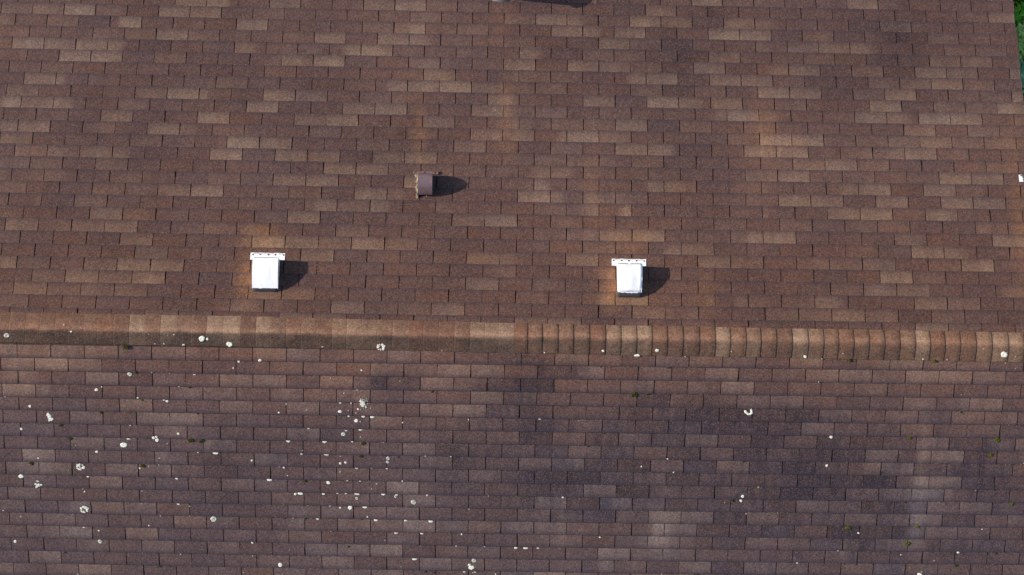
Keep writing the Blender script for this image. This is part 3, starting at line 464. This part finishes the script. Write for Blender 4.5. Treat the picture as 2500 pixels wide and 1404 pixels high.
# ridge cap: overlapping pieces bent over the ridge, laid from both ends
def build_cap():
    xs = [c[0] for c in CP]; lv = [c[1] / 10 for c in CP]
    # continue beyond the picture on the left
    x = xs[0]
    while x > XL:
        x -= 0.142; xs.insert(0, x); lv.insert(0, random.choice([0, .1, .2, .8, .3]))
    while xs[-1] < XR - 0.2: xs.append(xs[-1] + 0.142); lv.append(random.choice([0, .1, .2, .8]))
    xs.append(XR + 0.003)
    upx = [-8.6, -4.42, -2.106, .219, 2.55, 4.889, 5.2]; ups = [.160, .1626, .1599, .1372, .1304, .1276, .127]
    lox = [-8.6, -4.41, -2.10, .223, 2.553, 4.892, 5.2]; los = [.125, .1271, .1303, .149, .1523, .1574, .158]
    V = []; F = []; T = []; RN = []; nb = 0
    NA = 19
    for j in range(len(xs) - 1):
        x0, x1 = xs[j], xs[j + 1]
        xm = (x0 + x1) / 2
        right = xm > 0.236                     # butts face right on the right half
        su = np.interp(xm, upx, ups) + random.uniform(-.002, .002); sl_ = np.interp(xm, lox, los) + random.uniform(-.002, .002)
        Rr = 0.014 + 0.022 * np.clip((xm - 0.1) / 3.0, 0, 1)
        if right: g = np.array([-0.03, 0.0, 0.35, 0.7, 1.0])
        else: g = np.array([0.0, 0.035, 0.3, 0.65, 0.90, 1.0, 1.0 + 0.2])
        w = x1 - x0
        gx = x0 + g * w
        if not right: gx[-1] = x1 + .03
        aa = np.linspace(-sl_, su, NA)
        A, G = np.meshgrid(aa, gx)
        t = (G - x0) / w
        rise = t if right else 1 - t
        off = ST * (math.sqrt(.15 ** 2 + Rr ** 2) - .15) + .0100 / CT
        # right half: the exposed ends bow and lift over the crown
        bow = np.where(rise > 0.9, 0.007 * np.clip((xm - .3) / 2.5, 0, 1) * np.cos(A / .15 * 1.5), 0)
        Z = -ST * np.sqrt(A ** 2 + Rr ** 2) + off + 0.0005 + 0.0055 * np.clip(rise, 0, 1) + random.uniform(-.0004, .0004)
        Y = A * CT
        Xg = G + bow * (1 if right else -1) + 0.0015 * (vnoise(A * 40 + j * 5, G * 3) - .5)
        P_ = np.stack([Xg, Y, Z], -1)
        nG = len(gx)
        # colour
        lev = np.full_like(A, lv[j] * 0.72 + random.gauss(0, .05))
        base = np.array([.150, .074, .046]); lite = np.array([.285, .185, .120]); drk = np.array([.115, .060, .042])
        lev = lev + 0.34 * (vnoise(A * 22 + 3 + j, G * 16) - .5) + 0.22 * (vnoise(A * 55, G * 40 + 8) - .5)
        upc = np.clip(lev, 0, 1.2)[..., None]; dn = np.clip(-lev, 0, 1)[..., None]
        C = base + (lite - base) * upc + (drk - base) * dn
        red = random.uniform(-.3, .5) * (1 - min(1, max(0, lv[j])))
        C = C * (1 + red * np.array([.13, -.02, -.12]))
        # algae stain plus painted crease shade on the lower half, heavy at the left and patchy at the right
        edge = -0.004 + 0.02 * (vnoise(G * 9 + 7, A * 3) - .5)
        film_shade = 1 / (1 + np.exp((A - edge) / np.interp(xm, [-4, 0.3, 4], [.003, .006, .02])))
        amt = np.interp(xm, [-5, .2, 1.2, 5], [.62, .62, .48, .36]) * (0.8 + .5 * (vnoise(G * 6 + 2, A * 9 + 4) - .3))
        C = C * (1 - (film_shade * amt * 1.25)[..., None]) + np.array([.074, .053, .046]) * (film_shade * amt * .50)[..., None]
        # highlight just above the crown, painted into the colour
        C = C * (1 + .42 * np.exp(-((A - .020) / .032) ** 2) * (.7 + .6 * vnoise(G * 22, A * 20 + 9)))[..., None]
        if not right: C[0] = C[0] * 1.35 + .06; C[1] = C[1] * 1.06; C[-2:] = C[-2:] * .68; C[-3] = C[-3] * .97  # sunlit butt end painted paler, covered end darker
        else: C[-1] = C[-1] * .6  # shaded butt end painted darker
        # darker towards the edge along the upper course
        C = C * (1 - .16 * np.clip((A - su * .55) / (su * .45), 0, 1))[..., None]
        idx = np.arange(nG * NA).reshape(nG, NA) + nb
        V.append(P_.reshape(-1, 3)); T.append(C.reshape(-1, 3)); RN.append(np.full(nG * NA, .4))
        F.append(np.stack([idx[:-1, :-1], idx[1:, :-1], idx[1:, 1:], idx[:-1, 1:]], -1).reshape(-1, 4)); nb += nG * NA
        # exposed end face and long sides down to the roof
        ei = -1 if right else 0
        rows_ = [(P_[ei], right)]
        top = np.concatenate([P_[::1, 0] if not right else P_[::-1, 0][:0], P_[ei]]) if False else P_[ei]
        low = top.copy(); low[:, 2] -= .0095
        V.append(top); V.append(low); k = NA
        lightedge = np.full((2 * k, 3), .05) if right else np.tile([.20, .16, .11], (2 * k, 1))  # end faces coloured as lit on the left half, shaded on the right
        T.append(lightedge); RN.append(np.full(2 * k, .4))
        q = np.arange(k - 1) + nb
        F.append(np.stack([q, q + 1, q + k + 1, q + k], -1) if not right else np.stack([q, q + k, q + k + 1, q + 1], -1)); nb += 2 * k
        for side in (0, -1):
            top = P_[:, side]; low = top.copy(); low[:, 2] -= .014
            V.append(top); V.append(low); k = nG
            T.append(np.full((2 * k, 3), .03)); RN.append(np.full(2 * k, .4))
            q = np.arange(k - 1) + nb
            F.append(np.stack([q, q + k, q + k + 1, q + 1], -1)); nb += 2 * k
    V = np.concatenate(V); F = np.concatenate(F); T = np.concatenate(T); RN = np.concatenate(RN)
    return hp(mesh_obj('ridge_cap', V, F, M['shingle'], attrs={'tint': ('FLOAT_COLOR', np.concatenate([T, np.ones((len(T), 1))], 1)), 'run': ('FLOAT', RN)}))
cap = build_cap()
cap['label'] = 'row of short overlapping cap shingles bent over the ridge'

# ------------------------------------------------------------------ roof vents (local x along ridge, y down the upper slope, z off the roof)
def hood_mesh(prof, hw, mat, parent, name='hood', ripple=0.0, taper=0.0, open_left=False, side_in=0.0):
    """sheet bent along a side profile [(y,z)], with cheeks"""
    bm = bmesh.new()
    n = len(prof); NX = 9
    grid = []
    for j, (y, z) in enumerate(prof):
        t = j / (n - 1)
        row = []
        for i in range(NX):
            u = i / (NX - 1) * 2 - 1
            x = u * hw * (1 + taper * t)
            dz = ripple * (vnoise(np.array(x * 30 + 5), np.array(y * 30)).item() - .5) * min(1, z * 12)
            dy = ripple * 1.3 * (vnoise(np.array(x * 60 + 9), np.array(1.5)).item() - .5) if j in (n - 1,) else 0
            # rounded shoulders
            sh = 0
            row.append(bm.verts.new((x, y + dy, z + dz + (sh if z > .02 else 0))))
        grid.append(row)
    for j in range(n - 1):
        for i in range(NX - 1):
            bm.faces.new((grid[j][i], grid[j][i + 1], grid[j + 1][i + 1], grid[j + 1][i]))
    geom = bm.faces[:]
    o = bm_obj(name, bm, mat, parent, smooth=ripple > .005)
    md = o.modifiers.new('thick', 'SOLIDIFY'); md.thickness = 0.0025; md.offset = -1
    # cheeks
    for sx in (-1, 1):
        if open_left and sx < 0: continue
        bm = bmesh.new()
        top = [bm.verts.new((sx * (hw * (1 + taper * j / (n - 1)) - .0018), y, max(z - .001, .0))) for j, (y, z) in enumerate(prof)]
        bot = [bm.verts.new((sx * (hw * (1 + taper * j / (n - 1)) - .0018), y, -.002)) for j, (y, z) in enumerate(prof)]
        for j in range(n - 1):
            if prof[j][1] < .0005 and prof[j + 1][1] < .0005: continue
            try: bm.faces.new((top[j], top[j + 1], bot[j + 1], bot[j]))
            except ValueError: pass
        c = bm_obj('cheek', bm, mat, parent)
        md = c.modifiers.new('thick', 'SOLIDIFY'); md.thickness = 0.002
    return o

def slope_loc(X, s, h=0.0): return tuple(float(v) for v in P3(1, np.array(X), np.array(s), np.array(h)))

def nail(parent, x, y, z, r=.0065):
    bm = bmesh.new()
    bmesh.ops.create_uvsphere(bm, u_segments=10, v_segments=6, radius=r)
    for v in bm.verts: v.co = Vector((v.co.x * 1.0 + x, v.co.y * 1.15 + y, v.co.z * .45 + z))
    return bm_obj('nail', bm, M['rust'], parent, True)

def white_vent(X, s, dent, label):
    root = empty('roof_vent', slope_loc(X, s), (-TH, 0, 0))
    tag(root, label, 'vent', 'white hooded exhaust vents near the ridge')
    # flange on the shingles, front edge turned up a little
    bm = bmesh.new(); NX = 15
    pts = [(.050, .0075), (.115, .0070), (.119, .0055)]
    g = [[bm.verts.new((-.158 + .316 * i / (NX - 1), y + (.0015 * math.sin(i * 1.9) if j == 2 else 0), z + .0008 * math.sin(i * 1.3 + dent))) for i in range(NX)] for j, (y, z) in enumerate(pts)]
    for j in range(2):
        for i in range(NX - 1): bm.faces.new((g[j][i], g[j][i + 1], g[j + 1][i + 1], g[j + 1][i]))
    fl = bm_obj('flange', bm, M['white'], root)
    md = fl.modifiers.new('thick', 'SOLIDIFY'); md.thickness = 0.003
    # rusty scrape along the front edge of the flange
    bm = bmesh.new()
    tp = [bm.verts.new((-.14 + .28 * i / 24, .1068 + .0012 * math.sin(i * 2.3 + dent), .0090)) for i in range(25)]
    bt = [bm.verts.new((-.14 + .28 * i / 24, .1082 + .0022 * abs(math.sin(i * 1.1 + dent * 3)), .0090)) for i in range(25)]
    for i in range(24): bm.faces.new((tp[i], tp[i + 1], bt[i + 1], bt[i]))
    bm_obj('rust_scrape', bm, M['rust'], fl)
    for i in range(5):
        nail(fl, -.140 + .070 * i + random.uniform(-.004, .004), .100 + random.uniform(-.002, .002), .0100)
    # hood: steep front, flat top, back rolling down to the roof
    H = .146
    prof = [(.052, .0), (.045, .03), (.030, .085), (.016, H - .006), (.008, H), (-.03, H), (-.085, H - .004), (-.13, H - .018), (-.17, H - .040), (-.21, H - .066), (-.249, H - .096)]
    if dent: prof = prof[:-1] + [(-.232, H - .082)]
    hood_mesh(prof, .115, M['white'], root, ripple=.016 if dent else .004, taper=-.05 if dent else .02)
    # the low back end has lost its paint
    y0, z0 = prof[-1]
    prof2 = [(y0 + .006, z0 - .004), (y0 - .010, z0 - .018), (y0 - .024, .018), (y0 - .032, .004)] if dent else [(y0 + .004, z0 - .003), (y0 - .006, z0 - .015), (y0 - .012, .016), (y0 - .018, .004)]
    hood_mesh(prof2, .1125, M['dark'], root, name='back_plate', ripple=.006)
    # ragged flakes of white paint left along the back edge
    bm = bmesh.new()
    x = -.111
    while x < .105:
        w = random.uniform(.03, .07)
        dy = (.006 + .005 * math.sin((x + .12) * 18)) if dent else random.uniform(.002, .006)
        yy = y0 + .004; z = z0 - .004
        vs = [bm.verts.new(p) for p in ((x, yy, z + .003), (min(x + w, .112), yy, z + .003), (min(x + w * .8, .112), yy - dy, z - dy * 1.1 + .003), (x + w * .2, yy - dy * random.uniform(.4, 1), z - dy + .003))]
        bm.faces.new(vs)
        x += w * random.uniform(.55, .9)
    o = bm_obj('paint_flake', bm, M['white_chip'], root); md = o.modifiers.new('thick', 'SOLIDIFY'); md.thickness = .001
    if dent:
        # creased, torn front lip
        bm = bmesh.new()
        for (xa, xb) in ((-.108, -.02), (.0, .108)): box(bm, xa, xb, .012, .016, H - .0015, H + .002)
        bm_obj('lip_seam', bm, M['rust'], root)
    else:
        bm = bmesh.new(); box(bm, -.108, .108, .0135, .0155, H - .003, H + .0006)
        bm_obj('lip_seam', bm, M['dark'], root)
    return root

v1 = white_vent(-2.035, .668, 0, 'smooth white hooded roof vent, the one further left, nails along its flange')
v2 = white_vent(1.290, .668, 1.7, 'dented white hooded roof vent with torn back edge, right of the other white vent')

# brown half-round vent
bv = empty('roof_vent', slope_loc(-.605, 1.49), (-TH, 0, 0))
tag(bv, 'brown half round roof vent with straw on its left side, higher in the photo', 'vent')
prof = [(.112 * math.cos(t), .178 * math.sin(t)) for t in [math.pi * i / 22 for i in range(0, 21)]]
hood_mesh(prof, .067, M['brown'], bv, ripple=.003, open_left=False)
bm = bmesh.new()
box(bm, -.120, .114, .124, .150, .006, .014, .001)
bf = bm_obj('flange', bm, M['brown'], bv)
for x in (-.10, -.014, .085): nail(bf, x, .138, .0145, .009)
bm = bmesh.new(); box(bm, .112, .120, .122, .152, .006, .022, .001); bm_obj('flange_lip', bm, M['dark'], bf)
bm = bmesh.new()
box(bm, .0665, .0725, -.085, .095, .0, .010, .001)
bm_obj('side_rim', bm, M['dark'], bv)
# straw nest pushed out of the left opening
random.seed(21)
bm = bmesh.new()
def straw(bm, c, d, L, r):
    d = d.normalized(); a = d.orthogonal().normalized(); b = d.cross(a)
    ring = []
    for e in (0, .5, 1):
        p = c + d * L * (e - .5) + a * (.18 * L * (1 - (2 * e - 1) ** 2))
        ring.append([bm.verts.new(p + (a * math.cos(t) + b * math.sin(t)) * r) for t in (0, 2.1, 4.2)])
    for k in range(2):
        for i in range(3): bm.faces.new((ring[k][i], ring[k][(i + 1) % 3], ring[k + 1][(i + 1) % 3], ring[k + 1][i]))
    for k in (0, 2): bm.faces.new(ring[k])
for i in range(85):
    t = random.uniform(.15, math.pi * .98)
    rr_ = random.uniform(.55, 1.02)
    y = .105 * rr_ * math.cos(t); z = .165 * rr_ * math.sin(t)
    if random.random() < .15 : y = random.uniform(-.125, -.10); z = random.uniform(.008, .03)
    x = -.068 - abs(random.gauss(0, .011)) if random.random() < .8 or y > -.08 else random.uniform(-.07, .065)
    straw(bm, Vector((x, y, max(z, .01))), Vector((random.gauss(0, .6), random.gauss(0, 1), random.gauss(0, .7))), random.uniform(.010, .024), random.uniform(.0012, .0026))
nest = bm_obj('straw_nest', bm, M['straw'], None)
nest.location = bv.location; nest.rotation_euler = bv.rotation_euler
tag(nest, 'pale dry straw nest stuffed in the left side of the brown vent', 'nest')

# white corner plate with a dark stub at the right edge of the picture
ev = empty('roof_bracket', slope_loc(5.045, 1.68), (-TH, 0, 0))
tag(ev, 'small chipped white roof bracket with dark stub at the right edge by the gable', 'bracket')
bm = bmesh.new(); box(bm, -.058, .06, -.036, .036, .006, .010, .001); ep = bm_obj('plate', bm, M['white_chip'], ev)
bm = bmesh.new()
for i in range(10):
    t = i / 9
    bmesh.ops.create_cone(bm, cap_ends=True, segments=10, radius1=.016 - .006 * t, radius2=.014 - .006 * t, depth=.03,
                          matrix=Matrix.Translation((-.018 + .05 * t + .006 * math.sin(i * 2), .018 - .19 * t, .02 + .004 * math.sin(i * 1.7))) @ Matrix.Rotation(R_(80), 4, 'X') @ Matrix.Rotation(R_(14), 4, 'Y'))
bm_obj('stub', bm, M['dark'], ev, True)
bm = bmesh.new()
for (x, y) in ((.0, -.075), (.012, -.092), (.006, -.11), (.026, -.128)):
    bmesh.ops.create_icosphere(bm, subdivisions=2, radius=.007, matrix=Matrix.Translation((x - .005, y, .036)) @ Matrix.Diagonal((1.3, .8, .6, 1)))
bm_obj('paint_flake', bm, M['white'], ev)
nail(ep, -.040, .026, .011, .006)

# flue pipe whose foot just enters the picture at the top
fp = empty('flue_pipe', slope_loc(.075, 3.590), (0, 0, 0))
tag(fp, 'round metal flue pipe with flared rain cap, cut off by the top edge', 'pipe')
def lathe(prof, seg=28):
    bm = bmesh.new(); rings = []
    for r, z in prof: rings.append([bm.verts.new((r * math.cos(2 * math.pi * i / seg), r * math.sin(2 * math.pi * i / seg), z)) for i in range(seg)])
    for k in range(len(rings) - 1):
        for i in range(seg): bm.faces.new((rings[k][i], rings[k][(i + 1) % seg], rings[k + 1][(i + 1) % seg], rings[k + 1][i]))
    bm.faces.new(rings[-1]); return bm
bm_obj('shaft', lathe([(.056, -.04), (.056, .41), (.054, .42)]), M['steel'], fp, True)
bm_obj('rain_cap', lathe([(.05, .42), (.066, .43), (.074, .438), (.075, .45), (.06, .47), (.03, .48), (.001, .482)]), M['steel'], fp, True)
bm_obj('storm_collar', lathe([(.135, .0), (.115, .030), (.068, .055), (.054, .07), (.0525, .072)]), M['steel'], fp, True)
bm = bmesh.new(); box(bm, -.17, .17, .0, .20, .007, .009); ob = bm_obj('flashing', bm, M['steel'], fp); ob.rotation_euler = (-TH, 0, 0)

# ------------------------------------------------------------------ lichen and moss
ORD = ['', 'first', 'second', 'third', 'fourth', 'fifth', 'sixth', 'seventh', 'eighth', 'ninth', 'tenth', 'eleventh', 'twelfth', 'thirteenth', 'fourteenth', 'fifteenth', 'sixteenth', 'seventeenth', 'eighteenth', 'nineteenth', 'twentieth', 'twenty-first', 'twenty-second', 'twenty-third', 'twenty-fourth', 'twenty-fifth']
def surf_h(i_frac): return 0.0015 + 0.0052 * i_frac
SW, SIZE = {}, {}
def disc_rings(bm, cx, cy, r, h, seed, asp=1.0, rough=.22, half=False, hole=0.0, z0=0.0, sector=None):
    """irregular low crust: centre vertex + rings, thin rim"""
    rs = random.Random(seed); n = 22
    ph = [rs.uniform(0, 6.28) for _ in range(5)]
    def rad(t):
        v = 1 + rough * (.45 * math.sin(2 * t + ph[0]) + .35 * math.sin(3 * t + ph[1]) + .3 * math.sin(5 * t + ph[2]) + .25 * math.sin(9 * t + ph[3]))
        return v * r
    fr = [(1.0, 0.0), (1.0, .45), (.85, .95), (.55, 1.0), (.3, .8 if not hole else .2)]
    if hole: fr = [(1.0, 0.0), (1.0, .5), (.85, 1.0), (.6, .9), (hole, .1)]
    rings = []
    ts = [2 * math.pi * i / n for i in range(n)] if not sector else [sector[0] + (sector[1] - sector[0]) * i / (n - 1) for i in range(n)]
    for f, z in fr:
        rg = []
        for t in ts:
            x = math.cos(t) * rad(t) * f; y = math.sin(t) * rad(t) * f * asp
            if half and y < 0: y *= .12
            rg.append(bm.verts.new((cx + x, cy + y, z0 + h * z * (1 + .25 * math.sin(7 * t + ph[4])) if z else z0 - .003)))
        rings.append(rg)
    m = n if not sector else n - 1
    for k in range(len(rings) - 1):
        for i in range(m):
            bm.faces.new((rings[k][i], rings[k][(i + 1) % n], rings[k + 1][(i + 1) % n], rings[k + 1][i]))
    if not hole and not sector: bm.faces.new(rings[-1])
    if sector: 
        for e in (0, -1): bm.faces.new([rings[k][e] for k in range(len(rings))])

def make_growth(X, s, r, kind, seed):
    rs = random.Random(seed)
    bm = bmesh.new()
    fresh = X > 3.2
    if kind == 'm':
        r = max(r * .9, .007)
        nb = 6 + int(r * 900)
        for i in range(nb):
            a = rs.uniform(0, 6.28); d = r * rs.random() ** .6
            rr2 = r * rs.uniform(.22, .42)
            mtx = Matrix.Translation((math.cos(a) * d * 1.15, math.sin(a) * d * .8, rr2 * .35 + .001)) @ Matrix.Diagonal((1, 1, .75, 1))
            res = bmesh.ops.create_icosphere(bm, subdivisions=2, radius=rr2, matrix=mtx)
            for v in res['verts']:
                v.co += Vector((rs.gauss(0, 1), rs.gauss(0, 1), rs.gauss(0, 1))) * rr2 * .13
        return bm, M['moss_fresh' if fresh and r > .016 else 'moss']
    if kind == 't' or kind == 'y':
        r = max(r, .0050)
        disc_rings(bm, 0, 0, r, .0028, seed, rs.uniform(.75, 1.1), .3)
        return bm, M['lichen_yellow'] if kind == 'y' else (M['lichen_faint'] if seed % 3 else M['lichen'])
    if kind == 'd':
        disc_rings(bm, 0, 0, r * 1.05, .0035, seed, rs.uniform(.85, 1.0), .18)
        if r > .012 and rs.random() < .6: disc_rings(bm, r * .5, r * .25, r * .5, .003, seed + 5, .9, .3)
        return bm, M['lichen']
    if kind == 'r':
        disc_rings(bm, 0, 0, r * 1.08, .004, seed, .92, .14, hole=.22)
        for i in range(3): disc_rings(bm, rs.gauss(0, .25) * r, rs.gauss(0, .25) * r, r * .2, .003, seed + i, 1, .4)
        return bm, M['lichen_ring']
    if kind == 's':
        disc_rings(bm, 0, 0, r * 1.05, .004, seed, .62, .22, half=False)
        for v in bm.verts:
            if v.co.y < -r * .05: v.co.y = -r * .05 + (v.co.y + r * .05) * .25   # flat against the butt above
        if r > .018: disc_rings(bm, -r * .5, r * .2, r * .45, .003, seed + 9, .7, .3)
        return bm, M['lichen']
    if kind == 'q':      # broken rosette of lobes
        for i in range(13):
            a = i / 13 * 6.28 + rs.uniform(-.2, .2)
            if i in (4, 9): continue
            rr2 = r * rs.uniform(.16, .30); d = r * rs.uniform(.58, .82)
            disc_rings(bm, math.cos(a) * d, math.sin(a) * d * .85, rr2, .004, seed + i, .9, .35)
        for i in range(4): disc_rings(bm, rs.gauss(0, .25) * r, rs.gauss(0, .25) * r, r * .15, .003, seed + 40 + i, 1, .4)
        return bm, M['lichen']
    if kind == 'e':      # crescent with the centre rotted out
        disc_rings(bm, 0, 0, r, .004, seed, .9, .12, hole=.42, sector=(-.35, 4.1))
        return bm, M['lichen']
    if kind == 'v':      # tall irregular patch
        for i in range(7): disc_rings(bm, rs.gauss(-.1, .12) * r + (.3 * r if i in (0, 3) else 0), (-.8 + 1.6 * i / 6) * r, r * rs.uniform(.25, .42), .004, seed + i, 1.1, .35)
        return bm, M['lichen']
    if kind == 'c':
        for dx, dy, k in ((0, 0, .42), (-.75, -.05, .32), (.7, -.25, .28), (.4, .5, .34), (-.25, .25, .25), (.35, .1, .25)):
            disc_rings(bm, dx * r, dy * r, r * k, .004, seed + int(dx * 9) + 20, .9, .3)
        return bm, M['lichen']
    if kind == 'b':      # large splattered colony
        for i in range(90):
            a = rs.gauss(0, .42) * r; b = rs.gauss(0, .40) * r
            k = .16 if i < 22 else .055
            if i < 22: a *= .55; b = b * .6 + .15 * r
            disc_rings(bm, a - .05 * r, b, r * rs.uniform(.5, 1.2) * k, .0035, seed + i, .9, .5)
        return bm, M['lichen']
KW = {'t': 'tiny white lichen speck', 'y': 'tiny yellow lichen speck', 'd': 'round white lichen spot', 'r': 'greyish ring of lichen', 's': 'flat white lichen fringe under a shingle edge', 'q': 'broken rosette of white lichen', 'e': 'large white lichen crescent', 'v': 'tall ragged white lichen patch', 'c': 'small cluster of white lichen', 'b': 'largest splattered white lichen patch', 'm': 'clump of moss'}
def place_growths():
    items = []
    for n, (X, s, rmm, kind, row) in enumerate(SP):
        oncap = (s >= 0 and s < .165) or (s < 0 or row <= 0) and abs(s) < 0.150 or s < 0
        items.append(dict(X=X, s=s, r=rmm / 1000, k=kind, row=row, cap=oncap, moss=kind == 'm', n=n))
    groups = {}
    for it in items:
        key = (it['moss'], 'cap' if it['cap'] else it['row'])
        groups.setdefault(key, []).append(it)
    for key, lst in groups.items():
        lst.sort(key=lambda d: d['X'])
        for j, it in enumerate(lst):
            bm, mat = make_growth(it['X'], it['s'], it['r'], it['k'], 100 + it['n'] * 13)
            name = 'moss_clump' if it['moss'] else 'lichen_patch'
            # lower slope frame: local y points DOWN the lower slope -> rotate 180 about normal
            s = it['s']
            if it['cap']:
                A = -s if s >= 0 else -s
                xm = it['X']; Rr = 0.014 + 0.022 * min(1, max(0, (xm - 0.1) / 3.0))
                off = ST * (math.sqrt(.15 ** 2 + Rr ** 2) - .15) + .0100 / CT
                z = -ST * math.sqrt(A * A + Rr * Rr) + off + .0045
                loc = (xm, A * CT, z)
                sl = ST * A / math.sqrt(A * A + Rr * Rr)
                ang = -math.atan(-sl / CT) if False else math.atan(-sl / CT)
                rot = (ang, 0, 0)
                o = bm_obj(name, bm, mat, None, True); o.location = loc; o.rotation_euler = rot
            else:
                # height of the shingle surface here
                sol = None
                k = it['X'] / .3048 - 1.0
                i0 = it['row'] - 1
                _, sa = fwd(-1, i0, k); _, sb = fwd(-1, i0 + 1, k)
                f = min(1, max(0, float((s - sa) / (sb - sa))))
                h = surf_h(f)
                o = bm_obj(name, bm, mat, None, True)
                o.location = tuple(float(v) for v in P3(-1, np.array(it['X']), np.array(s), np.array(h)))
                o.rotation_euler = Matrix(((-1, 0, 0), (0, -CT, -ST), (0, -ST, CT))).to_euler() if False else Matrix(((1, 0, 0), (0, -CT, -ST), (0, -ST, CT))).to_euler()
                # local y = down the slope (mirrored frame fixed by flipping x)
                ex = Vector((-1, 0, 0)); ey = Vector((0, -CT, -ST)); ez = Vector((0, -ST, CT))
                o.rotation_euler = Matrix((ex, ey, ez)).transposed().to_euler()
            what = KW[it['k']]
            kind_word = 'moss clump' if it['moss'] else 'lichen'
            place = 'on the ridge cap' if it['cap'] else 'on the ' + ORD[max(1, it['row'] + 1)] + ' course below the ridge'
            if len(lst) == 1: lab = what + ', only ' + kind_word + ' ' + place
            else:
                nth = ORD[j + 1] if j < 24 else str(j + 1)
                lab = what.replace(' under a shingle edge', '') + ', ' + nth + ' from left ' + place
            tag(o, lab, 'moss' if it['moss'] else 'lichen', 'moss clumps on the lower roof slope' if it['moss'] else 'white lichen patches on the roof')
place_growths()

# ------------------------------------------------------------------ garden seen past the gable
bm = bmesh.new()
N = 40
gv = [[None] * (N + 1) for _ in range(N + 1)]
for i in range(N + 1):
    for j in range(N + 1):
        def sp(t): t = t * 2 - 1; return math.copysign(abs(t) ** 2.2, t) * 200
        x = sp(i / N); y = sp(j / N)
        gv[i][j] = bm.verts.new((x, y, GZ + .15 * math.sin(x * .13) * math.cos(y * .11) * (1 if abs(x) + abs(y) > 25 else 0)))
for i in range(N):
    for j in range(N): bm.faces.new((gv[i][j], gv[i + 1][j], gv[i + 1][j + 1], gv[i][j + 1]))
g = bm_obj('ground', bm, M['soil'], None); tag(g, kind='structure')

def leaf(V, F, Rn, c, d, up, L, W, rnd):
    d = d.normalized(); side = d.cross(up)
    if side.length < 1e-3: side = d.orthogonal()
    side.normalize(); nn = side.cross(d).normalized()
    b = len(V)
    V += [c, c + d * L * .45 + side * W * .5 + nn * W * .12, c + d * L, c + d * L * .45 - side * W * .5 + nn * W * .12, c + d * L * .5]
    F += [(b, b + 1, b + 4), (b + 1, b + 2, b + 4), (b + 2, b + 3, b + 4), (b + 3, b, b + 4)]
    Rn += [rnd] * 5
def bush(x, y, rx, ry, h, n, L, W, mat, label, seed, cat='shrub', name='shrub'):
    rs = random.Random(seed)
    root = empty(name, (x, y, GZ)); tag(root, label, cat, 'garden plants beside the house')
    bm = bmesh.new()
    cl = []
    for i in range(14):
        a = rs.uniform(0, 6.28); e = rs.uniform(.25, 1)
        cl.append(Vector((math.cos(a) * rx * e * .8, math.sin(a) * ry * e * .8, h * rs.uniform(.45, .9))))
        p0 = Vector((rs.gauss(0, .04), rs.gauss(0, .04), 0)); p1 = cl[-1]
        prev = None
        for t in (0, .5, 1):
            p = p0.lerp(p1, t) + Vector((0, 0, .08 * h * math.sin(t * 3.14))); r = .022 * (1 - .7 * t)
            ring = [bm.verts.new(p + Vector((math.cos(q) * r, math.sin(q) * r, 0))) for q in (0, 1.57, 3.14, 4.71)]
            if prev:
                for k in range(4): bm.faces.new((prev[k], prev[(k + 1) % 4], ring[(k + 1) % 4], ring[k]))
            prev = ring
        bm.faces.new(prev)
    bm_obj('stem', bm, M['bark'], root)
    V = []; F = []; Rn = []
    for i in range(n):
        c = rs.choice(cl); o = Vector((rs.gauss(0, .24 * rx), rs.gauss(0, .24 * ry), rs.gauss(0, .16 * h)))
        p = c + o
        if p.z < .03: p.z = .03
        d = Vector((rs.gauss(0, 1), rs.gauss(0, 1), rs.gauss(.25, .5)))
        leaf(V, F, Rn, p, d, Vector((0, 0, 1)), L * rs.uniform(.6, 1.3), W * rs.uniform(.7, 1.2), min(1, max(0, rs.gauss(.45, .25) + (.25 if p.z > .7 * h else -.1))))
    mesh_obj('foliage', [tuple(v) for v in V], F, mat, root, attrs={'leafrnd': ('FLOAT', Rn)})
    return root
bush(6.25, 4.42, .40, .16, .7, 900, .15, .05, M['leaf_blue'], 'grey green shrub with narrow leaves at the top right corner', 1)
bush(6.45, 3.98, .40, .14, .35, 700, .12, .06, M['leaf_dark'], 'deep green low shrub beyond the gable, below the grey green one', 2)
bush(6.12, 3.62, .30, .20, .75, 1500, .06, .03, M['leaf_yellow'], 'pale yellow green fine leaved shrub beyond the gable edge', 3)
bush(6.15, 3.22, .30, .18, .6, 900, .09, .045, M['leaf_blue'], 'blue green bushy plant, nearest to the bottom of the visible garden strip', 4)
bush(7.60, 3.7, .6, .7, 1.2, 1400, .10, .05, M['leaf_dark'], 'tall dark green bush standing furthest from the house wall', 5)
# mown grass strip
gvts = []; gf = []; gr_ = []
rs = random.Random(9)
for i in range(16000):
    x = rs.uniform(5.6, 8.6); y = rs.uniform(1.6, 5.6)
    a = rs.uniform(0, 6.28); h = rs.uniform(.04, .13); w = .006
    dx, dy = math.cos(a) * w, math.sin(a) * w; tx, ty = rs.gauss(0, .04), rs.gauss(0, .04)
    b = len(gvts); gvts += [(x - dx, y - dy, GZ), (x + dx, y + dy, GZ), (x + tx, y + ty, GZ + h)]; gf.append((b, b + 1, b + 2)); gr_ += [rs.random()] * 3
M['blade'] = _leaf('grass_blade', (0.18, 0.50, 0.005), (0.45, 0.78, 0.03))
gs = mesh_obj('grass', gvts, gf, M['blade'], None, attrs={'leafrnd': ('FLOAT', gr_)})
tag(gs, 'bright green grass between the plants beyond the gable', 'grass', kind='stuff')
